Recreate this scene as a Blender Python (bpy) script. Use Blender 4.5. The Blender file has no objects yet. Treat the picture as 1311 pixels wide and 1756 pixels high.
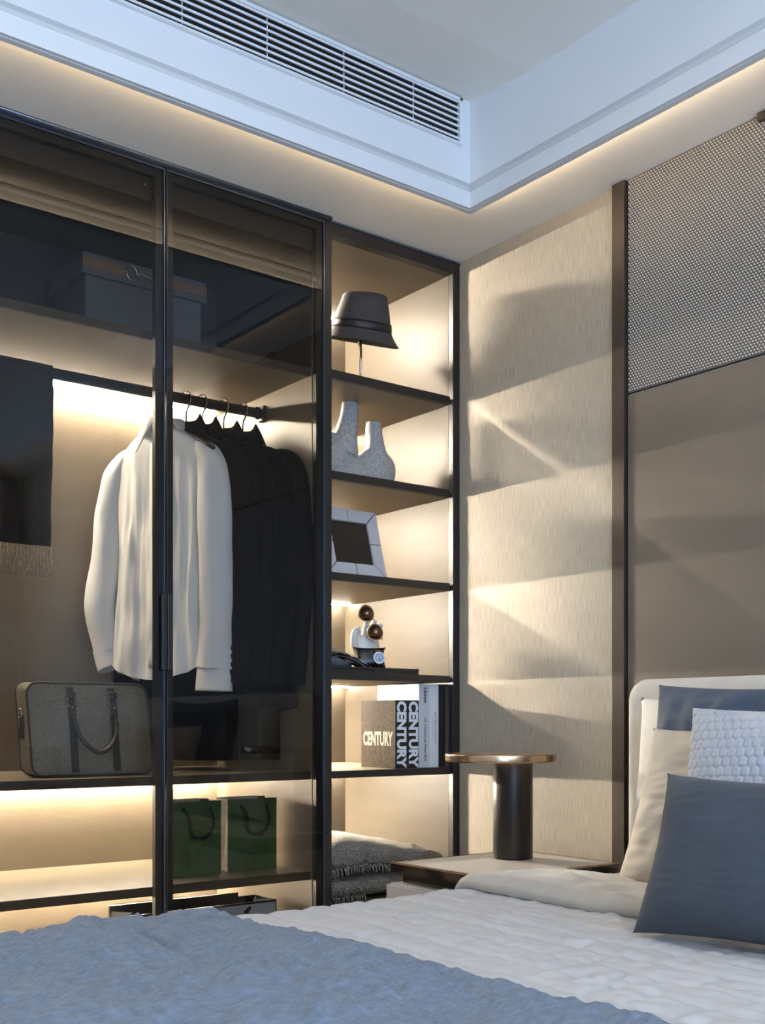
import bpy, bmesh, math, random
from mathutils import Vector, Matrix, noise
R = math.radians
C = bpy.context.scene.collection
scn = bpy.context.scene
random.seed(4)

# ---------------- camera ----------------
cam_d = bpy.data.cameras.new('camera'); cam = bpy.data.objects.new('camera', cam_d); C.objects.link(cam)
cam.location = (-2.51, -2.824, 0.96); cam.rotation_euler = (R(90), 0, R(-37.6))
cam_d.sensor_fit = 'HORIZONTAL'; cam_d.sensor_width = 36; cam_d.lens = 36*1921/1311
cam_d.shift_y = (1237-878)/1311; cam_d.clip_start = 0.02
scn.camera = cam
# ---------------- world: blue hour sky seen through the window ----------------
w = bpy.data.worlds.new('world'); scn.world = w; w.use_nodes = True
bg = w.node_tree.nodes['Background']; bg.inputs[0].default_value = (0.46, 0.66, 1.0, 1); bg.inputs[1].default_value = 6.8
LED_C = (1.0, 0.88, 0.70); LED_E = 1350.0; SPOT_E = 4400.0
scn.view_settings.view_transform = 'Standard'; scn.view_settings.look = 'None'
scn.view_settings.gamma = 1; scn.view_settings.exposure = 0.12; scn.view_settings.use_curve_mapping = False
cy = scn.cycles
cy.use_denoising = True; cy.max_bounces = 10; cy.diffuse_bounces = 5; cy.glossy_bounces = 4; cy.transparent_max_bounces = 16
cy.sample_clamp_indirect = 6; cy.caustics_reflective = False; cy.caustics_refractive = False

def area(name, loc, rot, sx, sy, power, col):
    l = bpy.data.lights.new(name, 'AREA'); l.shape = 'RECTANGLE'; l.size = sx; l.size_y = sy; l.energy = power; l.color = col
    o = bpy.data.objects.new(name, l); C.objects.link(o); o.location = loc; o.rotation_euler = rot
    return o
pt = area('window_portal', (-2.55, -4.24, 1.42), (R(90), 0, R(0)), 3.3, 2.2, 1, (1, 1, 1)); pt.data.cycles.is_portal = True
pt.rotation_euler = (R(90), 0, R(180))
# warm ceiling fill lights added out of view
FILL = [(-1.5, -2.9), (-3.0, -1.7), (-1.5, -1.7), (-3.0, -2.9)]

# ---------------- materials ----------------
def mat(name, col=(.5,.5,.5), rough=.5, metal=0, spec=.5, sheen=0, coat=0, var=0, vscale=30, vstretch=(1,1,1), bump=0, bscale=200, bstretch=(1,1,1), emis=None, estr=0, detail=3, col2=None):
    m = bpy.data.materials.new(name); m.use_nodes = True; nt = m.node_tree; N = nt.nodes; L = nt.links
    b = N['Principled BSDF']
    b.inputs['Base Color'].default_value = (*col, 1); b.inputs['Roughness'].default_value = rough; b.inputs['Metallic'].default_value = metal
    b.inputs['Specular IOR Level'].default_value = spec; b.inputs['Sheen Weight'].default_value = sheen; b.inputs['Coat Weight'].default_value = coat
    if emis: b.inputs['Emission Color'].default_value = (*emis, 1); b.inputs['Emission Strength'].default_value = estr
    tc = N.new('ShaderNodeTexCoord')
    def nz(scale, st, det):
        mp = N.new('ShaderNodeMapping'); mp.inputs['Scale'].default_value = st; L.new(tc.outputs['Object'], mp.inputs[0])
        n = N.new('ShaderNodeTexNoise'); n.inputs['Scale'].default_value = scale; n.inputs['Detail'].default_value = det; L.new(mp.outputs[0], n.inputs['Vector'])
        return n
    if var or col2:
        n = nz(vscale, vstretch, detail); cr = N.new('ShaderNodeValToRGB')
        cr.color_ramp.elements[0].position = .32; cr.color_ramp.elements[1].position = .68
        c1 = [c*(1-var) for c in col]; c2 = col2 or [min(1, c*(1+var)) for c in col]
        cr.color_ramp.elements[0].color = (*c1, 1); cr.color_ramp.elements[1].color = (*c2, 1)
        L.new(n.outputs[0], cr.inputs[0]); L.new(cr.outputs[0], b.inputs['Base Color'])
    if bump:
        n2 = nz(bscale, bstretch, detail); bp = N.new('ShaderNodeBump'); bp.inputs['Strength'].default_value = bump; bp.inputs['Distance'].default_value = .002
        L.new(n2.outputs[0], bp.inputs['Height']); L.new(bp.outputs[0], b.inputs['Normal'])
    return m

M = {}
M['ceil'] = mat('ceiling_paint', (.90, .865, .79), .75, var=.015, vscale=3)
M['white_trim'] = mat('white_moulding_paint', (.82, .82, .81), .6, var=.01, vscale=4)
M['plaster'] = mat('plain_wall_paint', (.62, .58, .52), .8, var=.03, vscale=5)
M['floor'] = mat('light_beige_carpet', (.50, .45, .38), .95, var=.1, vscale=60, bump=.5, bscale=300)
M['black'] = mat('black_brown_metal', (.012, .011, .0105), .42, spec=.5, var=.1, vscale=60)
M['blackgl'] = mat('black_gloss_lacquer', (.006, .005, .005), .12, spec=.6)
M['bluegrey'] = mat('grey_anodised_profile', (.10, .13, .18), .28, metal=.8)
M['champ'] = mat('champagne_laminate', (.098, .080, .058), .5, spec=.25, var=.05, vscale=4, vstretch=(1, 1, 6), bump=.04, bscale=350)  # laminate darkened to tone down the strongly lit panels
M['champshelf'] = mat('tan_shelf_laminate', (.20, .160, .115), .45, spec=.3, var=.05, vscale=4, vstretch=(1, 1, 6), bump=.04, bscale=350)  # same laminate lightened so the shelf undersides look lit
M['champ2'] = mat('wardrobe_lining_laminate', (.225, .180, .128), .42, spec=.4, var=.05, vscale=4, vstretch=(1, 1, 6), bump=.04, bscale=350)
M['cream'] = mat('pale_shelf_top', (.24, .205, .15), .32, spec=.5, var=.05, vscale=5, vstretch=(1, 10, 1))
M['shelfdark'] = mat('dark_shelf_top', (.03, .024, .018), .5, spec=.25)
M['darkshelf'] = mat('umber_wood_grain', (.055, .038, .026), .38, var=.3, vscale=9, vstretch=(1, 6, 6))
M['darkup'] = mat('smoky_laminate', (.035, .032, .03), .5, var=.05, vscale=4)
M['led'] = mat('warm_led_diffuser', (1, 1, 1), .5, emis=LED_C, estr=LED_E)
M['led_spot'] = mat('warm_led_lens', (1, 1, 1), .5, emis=LED_C, estr=SPOT_E)
M['led_dim'] = mat('warm_led_dim', (1, 1, 1), .5, emis=LED_C, estr=LED_E*.10)
M['led_glow'] = mat('warm_led_glow', (1, 1, 1), .5, emis=LED_C, estr=LED_E*.10)
M['led_wide'] = mat('warm_led_wide_bay', (1, 1, 1), .5, emis=LED_C, estr=LED_E*.40)
M['bronze'] = mat('dark_bronze_trim', (.050, .036, .027), .42, metal=.3, var=.08, vscale=8)
M['leather_panel'] = mat('taupe_leatherette', (.150, .122, .093), .5, spec=.4, var=.05, vscale=3, bump=.25, bscale=420)
M['brass'] = mat('brushed_brass', (.62, .44, .27), .24, metal=1, var=.06, vscale=200, vstretch=(1, 1, .05), bump=.06, bscale=300)
M['gunmetal'] = mat('satin_black_tube', (.028, .024, .021), .33, metal=.6, bump=.05, bscale=700)
M['stone'] = mat('pale_grey_stone_top', (.50, .47, .44), .28, var=.05, vscale=14)
M['greige'] = mat('greige_lacquer', (.42, .39, .35), .35)
M['steel'] = mat('polished_steel', (.75, .72, .68), .16, metal=1)
M['darksteel'] = mat('dark_nickel', (.22, .19, .16), .25, metal=1)
M['headboard'] = mat('cream_upholstery', (.52, .49, .44), .8, sheen=.3, var=.05, vscale=12, bump=.3, bscale=900)
M['shirt'] = mat('white_cotton', (.90, .89, .86), .75, sheen=.1, bump=.15, bscale=900)
M['suit'] = mat('charcoal_wool', (.007, .0065, .0062), .9, spec=.2, sheen=.02, var=.25, vscale=140, bump=.3, bscale=900)
M['suit2'] = mat('black_wool', (.005, .005, .0055), .9, spec=.2, sheen=.015, var=.2, vscale=160, bump=.3, bscale=900)
M['suitlin'] = mat('brown_lining', (.05, .038, .028), .6, var=.2, vscale=120)
M['button'] = mat('horn_button', (.012, .011, .011), .2, spec=.6)
M['bagleather'] = mat('saffiano_leather', (.23, .195, .145), .40, spec=.6, var=.35, vscale=260, bump=.8, bscale=420, detail=4)
M['bagtrim'] = mat('smooth_dark_leather', (.035, .028, .022), .38, spec=.6, bump=.15, bscale=250)
M['greenpaper'] = mat('green_card', (.055, .105, .038), .40, spec=.4, var=.22, vscale=30, bump=.25, bscale=420)
M['creampaper'] = mat('marbled_cream_paper', (.42, .36, .28), .6, col2=(.62, .55, .44), vscale=60)
M['rope'] = mat('dark_cord', (.012, .009, .008), .7, bump=.6, bscale=500)
M['whitepaper'] = mat('white_card', (.62, .62, .64), .45)
M['greybox'] = mat('slate_blue_card', (.085, .098, .125), .6, var=.06, vscale=12)
M['strap'] = mat('brown_leather_strap', (.19, .105, .055), .5, var=.15, vscale=60)
M['stone_vase'] = mat('speckled_stoneware', (.40, .385, .36), .85, var=.28, vscale=170, bump=.8, bscale=260, detail=5)
M['frame_leather'] = mat('pale_leather', (.50, .49, .49), .42, bump=.15, bscale=300)
M['photo'] = mat('dark_picture', (.010, .008, .007), .12, var=.3, vscale=30)
M['mannequin'] = mat('ivory_resin', (.78, .73, .64), .3, coat=.2)
M['lens'] = mat('brown_mirror_lens', (.13, .075, .04), .05, metal=.85)
M['blackleather'] = mat('black_leather', (.008, .007, .007), .3, spec=.6, bump=.2, bscale=300)
M['dial'] = mat('silver_dial', (.42, .50, .62), .3)
M['bookblack'] = mat('black_cloth_cover', (.010, .0095, .010), .45, bump=.1, bscale=800)
M['bookbrown'] = mat('worn_dark_cover', (.045, .033, .022), .75, spec=.12, var=.45, vscale=70, detail=6, bump=.2, bscale=700)
M['bookgrey'] = mat('pale_grey_cover', (.52, .54, .56), .5)
M['bookwhite'] = mat('white_cover', (.68, .69, .70), .5)
M['ink'] = mat('black_ink', (.01, .01, .01), .6)
M['inkwhite'] = mat('white_ink', (.75, .76, .78), .6)
M['inkcream'] = mat('cream_foil', (.30, .265, .21), .6)
M['page'] = mat('page_edges', (.6, .56, .48), .8, var=.1, vscale=300, vstretch=(1, .02, 1))
M['knit'] = mat('grey_chunky_knit', (.25, .225, .19), .95, sheen=.1, var=.25, vscale=260, bump=1.0, bscale=230, bstretch=(1, 1, 1.6), detail=2)
M['scarf'] = mat('dark_wool_scarf', (.016, .013, .011), .95, sheen=.04, var=.35, vscale=40, vstretch=(3, 1, .3), bump=.5, bscale=600)
M['scarf_edge'] = mat('pale_selvedge', (.42, .35, .26), .9)
M['fringe'] = mat('fringe_yarn', (.32, .26, .19), .95, var=.5, vscale=90)
M['band'] = mat('black_ribbon', (.006, .006, .007), .5)
M['quilt'] = mat('off_white_cotton_quilt', (.50, .49, .48), .85, sheen=.05, var=.04, vscale=20, bump=.3, bscale=700)
M['fold'] = mat('beige_sateen', (.40, .37, .32), .65, sheen=.3, bump=.2, bscale=600)
M['sheet'] = mat('cream_sheet', (.55, .52, .46), .7, sheen=.2, bump=.2, bscale=500)
M['throw'] = mat('blue_grey_crinkle_throw', (.150, .190, .248), .92, sheen=.05, var=.16, vscale=110, vstretch=(.35, 1, 1), bump=.9, bscale=240, bstretch=(.5, 1, 1))
M['p_white'] = mat('white_linen', (.66, .65, .62), .8, sheen=.2, bump=.3, bscale=500)
M['p_grey'] = mat('grey_blue_linen', (.055, .078, .115), .9, sheen=.05, var=.12, vscale=220, bump=.5, bscale=700)
M['p_beige'] = mat('beige_cotton', (.42, .375, .31), .8, sheen=.04, bump=.25, bscale=600)
M['p_quilt'] = mat('pale_grey_matelasse', (.40, .42, .46), .85, sheen=.05, bump=.3, bscale=800)
M['p_velvet'] = mat('dark_grey_velvet', (.046, .058, .075), .95, sheen=.08, var=.12, vscale=9, bump=.3, bscale=900)
M['curtain'] = mat('taupe_curtain', (.22, .18, .15), .85, sheen=.2, bump=.3, bscale=600)

# wallpaper: fine vertical streaks
def streak_mat():
    m = mat('grasscloth_wallpaper', (.40, .34, .265), .55, spec=.35)
    nt = m.node_tree; N = nt.nodes; L = nt.links; b = N['Principled BSDF']; tc = N.new('ShaderNodeTexCoord')
    mp = N.new('ShaderNodeMapping'); mp.inputs['Scale'].default_value = (1, 1, .03); L.new(tc.outputs['Object'], mp.inputs[0])
    n = N.new('ShaderNodeTexNoise'); n.inputs['Scale'].default_value = 620; n.inputs['Detail'].default_value = 5; L.new(mp.outputs[0], n.inputs['Vector'])
    cr = N.new('ShaderNodeValToRGB'); e = cr.color_ramp.elements
    e[0].position = .33; e[0].color = (.32, .277, .215, 1); e[1].position = .68; e[1].color = (.49, .435, .345, 1)
    L.new(n.outputs[0], cr.inputs[0]); L.new(cr.outputs[0], b.inputs['Base Color'])
    bp = N.new('ShaderNodeBump'); bp.inputs['Strength'].default_value = .35; bp.inputs['Distance'].default_value = .002
    L.new(n.outputs[0], bp.inputs['Height']); L.new(bp.outputs[0], b.inputs['Normal'])
    return m
M['wallpaper'] = streak_mat()

def stripe_mat(name, c1, c2, scale, axis='X', width=.5, rough=.7, dist=0):
    m = mat(name, c1, rough); nt = m.node_tree; N = nt.nodes; L = nt.links; b = N['Principled BSDF']; tc = N.new('ShaderNodeTexCoord')
    wv = N.new('ShaderNodeTexWave'); wv.bands_direction = axis; wv.inputs['Scale'].default_value = scale; wv.inputs['Distortion'].default_value = dist; wv.inputs['Detail'].default_value = 1
    L.new(tc.outputs['UV'] if name.startswith('uv') else tc.outputs['Object'], wv.inputs['Vector'])
    cr = N.new('ShaderNodeValToRGB'); cr.color_ramp.interpolation = 'LINEAR'; e = cr.color_ramp.elements
    e[0].position = width; e[0].color = (*c1, 1); e[1].position = min(1, width+.08); e[1].color = (*c2, 1)
    L.new(wv.outputs[1], cr.inputs[0]); L.new(cr.outputs[0], b.inputs['Base Color']); return m
M['hat'] = stripe_mat('pinstripe_felt', (.036, .035, .036), (.085, .08, .076), 70, 'X', .90, .9)
M['tie'] = stripe_mat('striped_silk', (.012, .011, .014), (.62, .55, .46), 46, 'DIAGONAL', .60, .4, .4)
M['tie2'] = stripe_mat('bar_striped_silk', (.015, .018, .03), (.45, .50, .58), 52, 'X', .62, .4)

def knit_mat():
    m = M['knit']; nt = m.node_tree; N = nt.nodes; L = nt.links; b = N['Principled BSDF']; tc = N.new('ShaderNodeTexCoord'); out = []
    for ax, sc_ in (('X', 42), ('Z', 55), ('Y', 42)):
        w_ = N.new('ShaderNodeTexWave'); w_.bands_direction = ax; w_.inputs['Scale'].default_value = sc_; w_.inputs['Distortion'].default_value = 2.2; w_.inputs['Detail Scale'].default_value = .6
        L.new(tc.outputs['Object'], w_.inputs['Vector']); out.append(w_)
    mu = N.new('ShaderNodeMath'); mu.operation = 'ADD'; L.new(out[0].outputs[1], mu.inputs[0]); L.new(out[1].outputs[1], mu.inputs[1])
    m2 = N.new('ShaderNodeMath'); m2.operation = 'ADD'; L.new(mu.outputs[0], m2.inputs[0]); L.new(out[2].outputs[1], m2.inputs[1])
    bp = N.new('ShaderNodeBump'); bp.inputs['Strength'].default_value = 1; bp.inputs['Distance'].default_value = .003
    L.new(m2.outputs[0], bp.inputs['Height']); L.new(bp.outputs[0], b.inputs['Normal'])
knit_mat()
def glass_mat(name, tint, ior):
    m = bpy.data.materials.new(name); m.use_nodes = True; nt = m.node_tree; N = nt.nodes; L = nt.links; N.clear()
    out = N.new('ShaderNodeOutputMaterial'); mx = N.new('ShaderNodeMixShader'); tr = N.new('ShaderNodeBsdfTransparent'); gl = N.new('ShaderNodeBsdfGlossy')
    fr = N.new('ShaderNodeFresnel'); fr.inputs[0].default_value = ior; geo = N.new('ShaderNodeNewGeometry')
    gl.inputs['Roughness'].default_value = .0; gl.inputs['Color'].default_value = (.95, .97, 1, 1)
    inv = N.new('ShaderNodeMath'); inv.operation = 'SUBTRACT'; inv.inputs[0].default_value = 1; L.new(geo.outputs['Backfacing'], inv.inputs[1])
    ml = N.new('ShaderNodeMath'); ml.operation = 'MULTIPLY'; L.new(fr.outputs[0], ml.inputs[0]); L.new(inv.outputs[0], ml.inputs[1])
    cm = N.new('ShaderNodeMixRGB'); cm.inputs[1].default_value = (*tint, 1); cm.inputs[2].default_value = (1, 1, 1, 1); L.new(geo.outputs['Backfacing'], cm.inputs[0]); L.new(cm.outputs[0], tr.inputs[0])
    L.new(ml.outputs[0], mx.inputs[0]); L.new(tr.outputs[0], mx.inputs[1]); L.new(gl.outputs[0], mx.inputs[2]); L.new(mx.outputs[0], out.inputs[0])
    return m
M['glass'] = glass_mat('smoked_glass', (.60, .59, .565), 1.46)

# ---------------- mesh helpers ----------------
def setp(o, label=None, cat=None, group=None, kind=None):
    if label: o['label'] = label
    if cat: o['category'] = cat
    if group: o['group'] = group
    if kind: o['kind'] = kind
    return o
def thing(name, label, cat, loc=(0, 0, 0), rot=(0, 0, 0), group=None):
    o = bpy.data.objects.new(name, None); C.objects.link(o); o.location = loc; o.rotation_euler = rot; o.empty_display_size = .05
    return setp(o, label, cat, group)
def obj(name, bm, m, parent=None, smooth=False, loc=None, rot=None, sub=0, solid=0):
    me = bpy.data.meshes.new(name)
    if isinstance(bm, bpy.types.Mesh): me = bm
    else:
        bmesh.ops.recalc_face_normals(bm, faces=bm.faces) if not bm.get('keep') else None
        bm['bm'].to_mesh(me) if isinstance(bm, dict) else bm.to_mesh(me)
    if smooth: me.polygons.foreach_set('use_smooth', [True]*len(me.polygons))
    if m is not None and not me.materials: me.materials.append(M[m] if isinstance(m, str) else m)
    o = bpy.data.objects.new(name, me); C.objects.link(o)
    if parent: o.parent = parent
    if loc: o.location = loc
    if rot: o.rotation_euler = rot
    if solid:
        md = o.modifiers.new('s', 'SOLIDIFY'); md.thickness = solid; md.offset = 0
    if sub:
        md = o.modifiers.new('u', 'SUBSURF'); md.levels = sub; md.render_levels = sub
    return o
def mk(bm):   # wrapper for bmesh with recalculated normals
    bmesh.ops.recalc_face_normals(bm, faces=bm.faces); return bm
def OB(name, bm, m, parent=None, **k):
    me = bpy.data.meshes.new(name); mk(bm).to_mesh(me); bm.free()
    return obj(name, me, m, parent, **k)
def box(x0, x1, y0, y1, z0, z1, bev=0, seg=2, bm=None):
    b = bm or bmesh.new(); n0 = len(b.verts)
    t = bmesh.new(); bmesh.ops.create_cube(t, size=1)
    for v in t.verts: v.co = Vector((x0+(v.co.x+.5)*(x1-x0), y0+(v.co.y+.5)*(y1-y0), z0+(v.co.z+.5)*(z1-z0)))
    if bev: bmesh.ops.bevel(t, geom=t.edges[:], offset=bev, segments=seg, affect='EDGES', profile=.5)
    me = bpy.data.meshes.new('t'); t.to_mesh(me); t.free(); b.from_mesh(me); bpy.data.meshes.remove(me)
    return b
def BX(name, m, parent, x0, x1, y0, y1, z0, z1, bev=0, seg=2, **k):
    return OB(name, box(min(x0,x1), max(x0,x1), min(y0,y1), max(y0,y1), min(z0,z1), max(z0,z1), bev, seg), m, parent, smooth=False, **k)
def tube(pts, r, n=8, bm=None, closed=False, cap=True, ry=None):
    b = bm or bmesh.new(); pts = [Vector(p) for p in pts]; rings = []
    rr = r if isinstance(r, (list, tuple)) else [r]*len(pts)
    up = None
    for i, p in enumerate(pts):
        if closed: t = (pts[(i+1) % len(pts)]-pts[i-1]).normalized()
        else: t = (pts[min(i+1, len(pts)-1)]-pts[max(i-1, 0)]).normalized()
        if up is None:
            up = Vector((0, 0, 1)) if abs(t.z) < .9 else Vector((0, 1, 0))
        s = t.cross(up).normalized(); up = s.cross(t).normalized()
        rings.append([b.verts.new(p+s*math.cos(a)*rr[i]+up*math.sin(a)*(ry[i] if ry else rr[i])) for a in [2*math.pi*k/n for k in range(n)]])
    m = len(rings)
    for i in range(m if closed else m-1):
        a, c = rings[i], rings[(i+1) % m]
        for k in range(n): b.faces.new((a[k], a[(k+1) % n], c[(k+1) % n], c[k]))
    if cap and not closed:
        b.faces.new(rings[0]); b.faces.new(rings[-1][::-1])
    return b
def lathe(prof, n=32, sx=1, sy=1, bm=None, c=(0, 0, 0)):
    b = bm or bmesh.new(); rings = []
    for r, z in prof:
        if r < 1e-6: rings.append([b.verts.new((c[0], c[1], c[2]+z))])
        else: rings.append([b.verts.new((c[0]+r*math.cos(2*math.pi*k/n)*sx, c[1]+r*math.sin(2*math.pi*k/n)*sy, c[2]+z)) for k in range(n)])
    for a, d in zip(rings, rings[1:]):
        if len(a) == 1 and len(d) == 1: continue
        for k in range(n):
            if len(a) == 1: b.faces.new((a[0], d[k], d[(k+1) % n]))
            elif len(d) == 1: b.faces.new((a[k], a[(k+1) % n], d[0]))
            else: b.faces.new((a[k], a[(k+1) % n], d[(k+1) % n], d[k]))
    return b
def grid(f, nu, nv, bm=None, wrap=False):
    b = bm or bmesh.new(); g = [[b.verts.new(f(i/(nu-1) if not wrap else i/nu, j/(nv-1))) for i in range(nu)] for j in range(nv)]
    for j in range(nv-1):
        for i in range(nu if wrap else nu-1):
            b.faces.new((g[j][i], g[j][(i+1) % nu], g[j+1][(i+1) % nu], g[j+1][i]))
    return b
def N3(x, y, z=0): return noise.noise(Vector((x, y, z)))
def fbm(x, y, z=0, o=3):
    return sum(N3(x*2**i, y*2**i, z*2**i+7*i)/2**i for i in range(o))
def smooth_path(pts, n=8):
    pts = [Vector(p) for p in pts]; out = []
    P = [pts[0]*2-pts[1]]+pts+[pts[-1]*2-pts[-2]]
    for i in range(1, len(P)-2):
        for k in range(n):
            t = k/n; a, b_, c, d = P[i-1], P[i], P[i+1], P[i+2]
            out.append(.5*((2*b_)+(c-a)*t+(2*a-5*b_+4*c-d)*t*t+(3*b_-a-3*c+d)*t**3))
    out.append(pts[-1]); return out
def remeshed(bm, voxel, smooth_it=6):
    me = bpy.data.meshes.new('t'); mk(bm).to_mesh(me); bm.free(); o = bpy.data.objects.new('t', me); C.objects.link(o)
    md = o.modifiers.new('r', 'REMESH'); md.mode = 'VOXEL'; md.voxel_size = voxel
    ms = o.modifiers.new('s', 'SMOOTH'); ms.iterations = smooth_it; ms.factor = .6
    dg = bpy.context.evaluated_depsgraph_get(); dg.update()
    r = bpy.data.meshes.new_from_object(o.evaluated_get(dg)); bpy.data.objects.remove(o); return r
def ico(c, r, sc=(1, 1, 1), bm=None, sub=3, rot=None):
    b = bm or bmesh.new(); t = bmesh.ops.create_icosphere(b, subdivisions=sub, radius=r)
    for v in t['verts']:
        p = Vector((v.co.x*sc[0], v.co.y*sc[1], v.co.z*sc[2]))
        if rot: p = rot @ p
        v.co = p+Vector(c)
    return b
FONTS = {}
def text(name, s, m, parent, size, loc, rot, xs=1, ys=1, off=0, spacing=1, label=None):
    cu = bpy.data.curves.new(name, 'FONT'); cu.body = s; cu.size = size; cu.align_x = 'CENTER'; cu.align_y = 'CENTER'; cu.offset = off; cu.extrude = .0002; cu.space_character = spacing
    cu.resolution_u = 3
    t = bpy.data.objects.new('t', cu); C.objects.link(t); dg = bpy.context.evaluated_depsgraph_get(); dg.update()
    me = bpy.data.meshes.new_from_object(t.evaluated_get(dg)); bpy.data.objects.remove(t)
    me.transform(Matrix.Diagonal((xs, ys, 1, 1))); me.materials.clear(); me.name = name
    o = obj(name, me, m, parent, loc=loc, rot=rot); return o
def copy_tree(o, parent=None):
    c = o.copy(); C.objects.link(c)
    if parent: c.parent = parent
    for ch in list(o.children): copy_tree(ch, c)
    return c

# ======================= ROOM SHELL =======================
XL, YB = -4.8, -4.2
fl = setp(BX('floor', 'floor', None, XL, .0, YB, .64, -.08, 0), kind='structure')
wr = setp(BX('wall_right', 'plaster', None, .0, .12, YB, .72, 0, 3.0), kind='structure')
setp(BX('wall_left', 'plaster', None, XL-.12, XL, YB, .72, 0, 3.0), kind='structure')
setp(BX('wall_front', 'plaster', None, XL, 0, .665, .785, 0, 3.0), kind='structure')
wp = BX('wall_front_infill', 'plaster', None, XL, -2.24, .0, .665, 0, 2.5); wp.name = 'trim_3'; setp(wp, kind='structure')
# back wall with the window opening
bm = box(XL, -4.2, YB-.12, YB, 0, 3.0); box(-.9, 0, YB-.12, YB, 0, 3.0, bm=bm); box(-4.2, -.9, YB-.12, YB, 0, .32, bm=bm); box(-4.2, -.9, YB-.12, YB, 2.52, 3.0, bm=bm)
setp(OB('wall_back', bm, 'plaster'), kind='structure')
wn = bmesh.new()
for x in (-4.2, -2.58, -.95): box(x, x+.05, YB-.1, YB-.04, .32, 2.52, bm=wn)
for z in (.32, 2.47): box(-4.2, -.9, YB-.1, YB-.04, z, z+.05, bm=wn)
setp(OB('window_1', wn, 'black'), kind='structure')
# flat surround ceiling, lip, groove, fascia, upper ceiling
OX, OY = -.3135, -.390
bm = bmesh.new()
box(OX-.001, 0, YB, 0, 2.5, 2.503, bm=bm); box(XL, OX-.001, OY-.001, .0, 2.5, 2.503, bm=bm)
ce = setp(OB('ceiling', bm, 'ceil'), kind='structure')
# upper tray ceiling: strip by the vent tilted to imitate a shadow band, then flat
ZU = 2.758
def tray(name, m, f):
    pass
bm = bmesh.new()
vs = [bm.verts.new(p) for p in [(OX+.02, OY, ZU), (XL, OY, ZU), (XL, -.644, ZU-.023), (OX+.02, -.644, ZU-.023)]]; bm.faces.new(vs)
box(XL, OX+.02, YB, -.644, ZU-.023, ZU+.05, bm=bm)
up = OB('upper_tray', bm, 'ceil', ce)
# fascia board + groove + lip (profile swept along both sides, mitred at the corner)
prof = [(0, 2.502), (.0, 2.450), (.012, 2.450), (.0125, 2.484), (-.006, 2.4855), (-.014, 2.490), (-.0185, 2.497), (-.018, 2.505), (-.012, 2.512), (-.002, 2.518), (.012, 2.521), (.012, ZU+.03)]
bm = bmesh.new(); A, B, D = [], [], []
for o_, z in prof:   # o_ towards the room centre
    A.append(bm.verts.new((XL, OY-o_, z))); B.append(bm.verts.new((OX-o_, OY-o_, z))); D.append(bm.verts.new((OX-o_, YB, z)))
n = len(prof)
for i in range(n-1):
    j = i+1
    bm.faces.new((A[i], A[j], B[j], B[i])); bm.faces.new((B[i], B[j], D[j], D[i]))
# leave the vent opening dark behind: the grille sits in front of the board
cor = OB('cornice_fascia', bm, 'white_trim', ce)
BX('roof_slab', 'plaster', ce, XL, 0, YB, .7, 2.86, 2.95)  # unseen slab added on top to stop light leaking in
# glow strip added behind the lip to warm the soffit edge
cl = bmesh.new()
def strip(p0, p1, q0, q1): cl.faces.new([cl.verts.new(p) for p in (p0, p1, q1, q0)])
strip((XL+.1, OY+.004, 2.4555), (OX+.004, OY+.004, 2.4555), (XL+.1, OY+.014, 2.4535), (OX+.014, OY+.014, 2.4535))
strip((OX+.004, OY+.004, 2.4555), (OX+.004, YB+.1, 2.4555), (OX+.014, OY+.014, 2.4535), (OX+.014, YB+.1, 2.4535))
lg = box(XL+.1, OX+.017, OY, OY+.017, 2.4490, 2.4520); box(OX, OX+.017, YB+.1, OY, 2.4490, 2.4520, bm=lg)
OB('cove_ledge', lg, 'white_trim', ce)
M['cove'] = mat('cove_led', (1, 1, 1), .5, emis=(1.0, .78, .54), estr=42.0)
OB('cove_light', cl, 'cove', ce)
# ---- air vent ----
vx0, vx1, vz0, vz1 = -2.0, -.375, 2.622, 2.740; vy = OY-.012
vent = thing('air_vent', 'long white linear air vent with dark slots high in the ceiling fascia', 'vent', (0, 0, 0))
bm = bmesh.new(); box(vx0, vx1+.012, vy-.013, vy, vz1, vz1+.010, bm=bm, bev=.0015); box(vx1, vx1+.012, vy-.013, vy, vz0-.006, vz1+.01, bm=bm, bev=.0015); box(vx0, vx1, vy-.013, vy, vz0-.006, vz0, bm=bm)
box(vx1+.003, vx1+.018, vy-.004, vy, vz0-.008, vz1+.012, bm=bm)
OB('vent_frame', bm, 'white_trim', vent)
BX('vent_backing', 'black', vent, vx0, vx1, vy-.0015, vy-.0003, vz0, vz1)
NS = 7
sl = box(vx0, vx1-.001, -.004, 0, -.003, .003, .0008); slme = bpy.data.meshes.new('slat'); mk(sl).to_mesh(slme)
for k in range(NS):
    z = vz0+.009+(vz1-vz0-.014)*k/(NS-1)
    obj('slat', slme, 'white_trim', vent, loc=(0, vy-.0085, z))
sp = bpy.data.meshes.new('mullion'); mk(box(-.0007, .0007, -.005, 0, vz0, vz1)).to_mesh(sp)
for k in range(7): obj('mullion', sp, 'white_trim', vent, loc=(-.54-.238*k, vy-.0016, 0))

# ---- headboard wall finishes ----
PT = .012
setp(BX('wallpaper_panel', 'wallpaper', wr, -PT+.004, 0, -.676, .0, 0, 2.5))
setp(BX('trim_1', 'bronze', None, -.026, 0, -.722, -.677, 0, 2.499, .0015), kind='structure')
BX('leatherette_panel', 'leather_panel', wr, -.016, 0, -2.75, -.7255, 0, 1.886, .003)
BX('fabric_panel', mat('charcoal_panel_ground', (.11, .10, .09), .8), wr, -.014, 0, -2.75, -.7255, 1.893, 2.4985)
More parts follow.
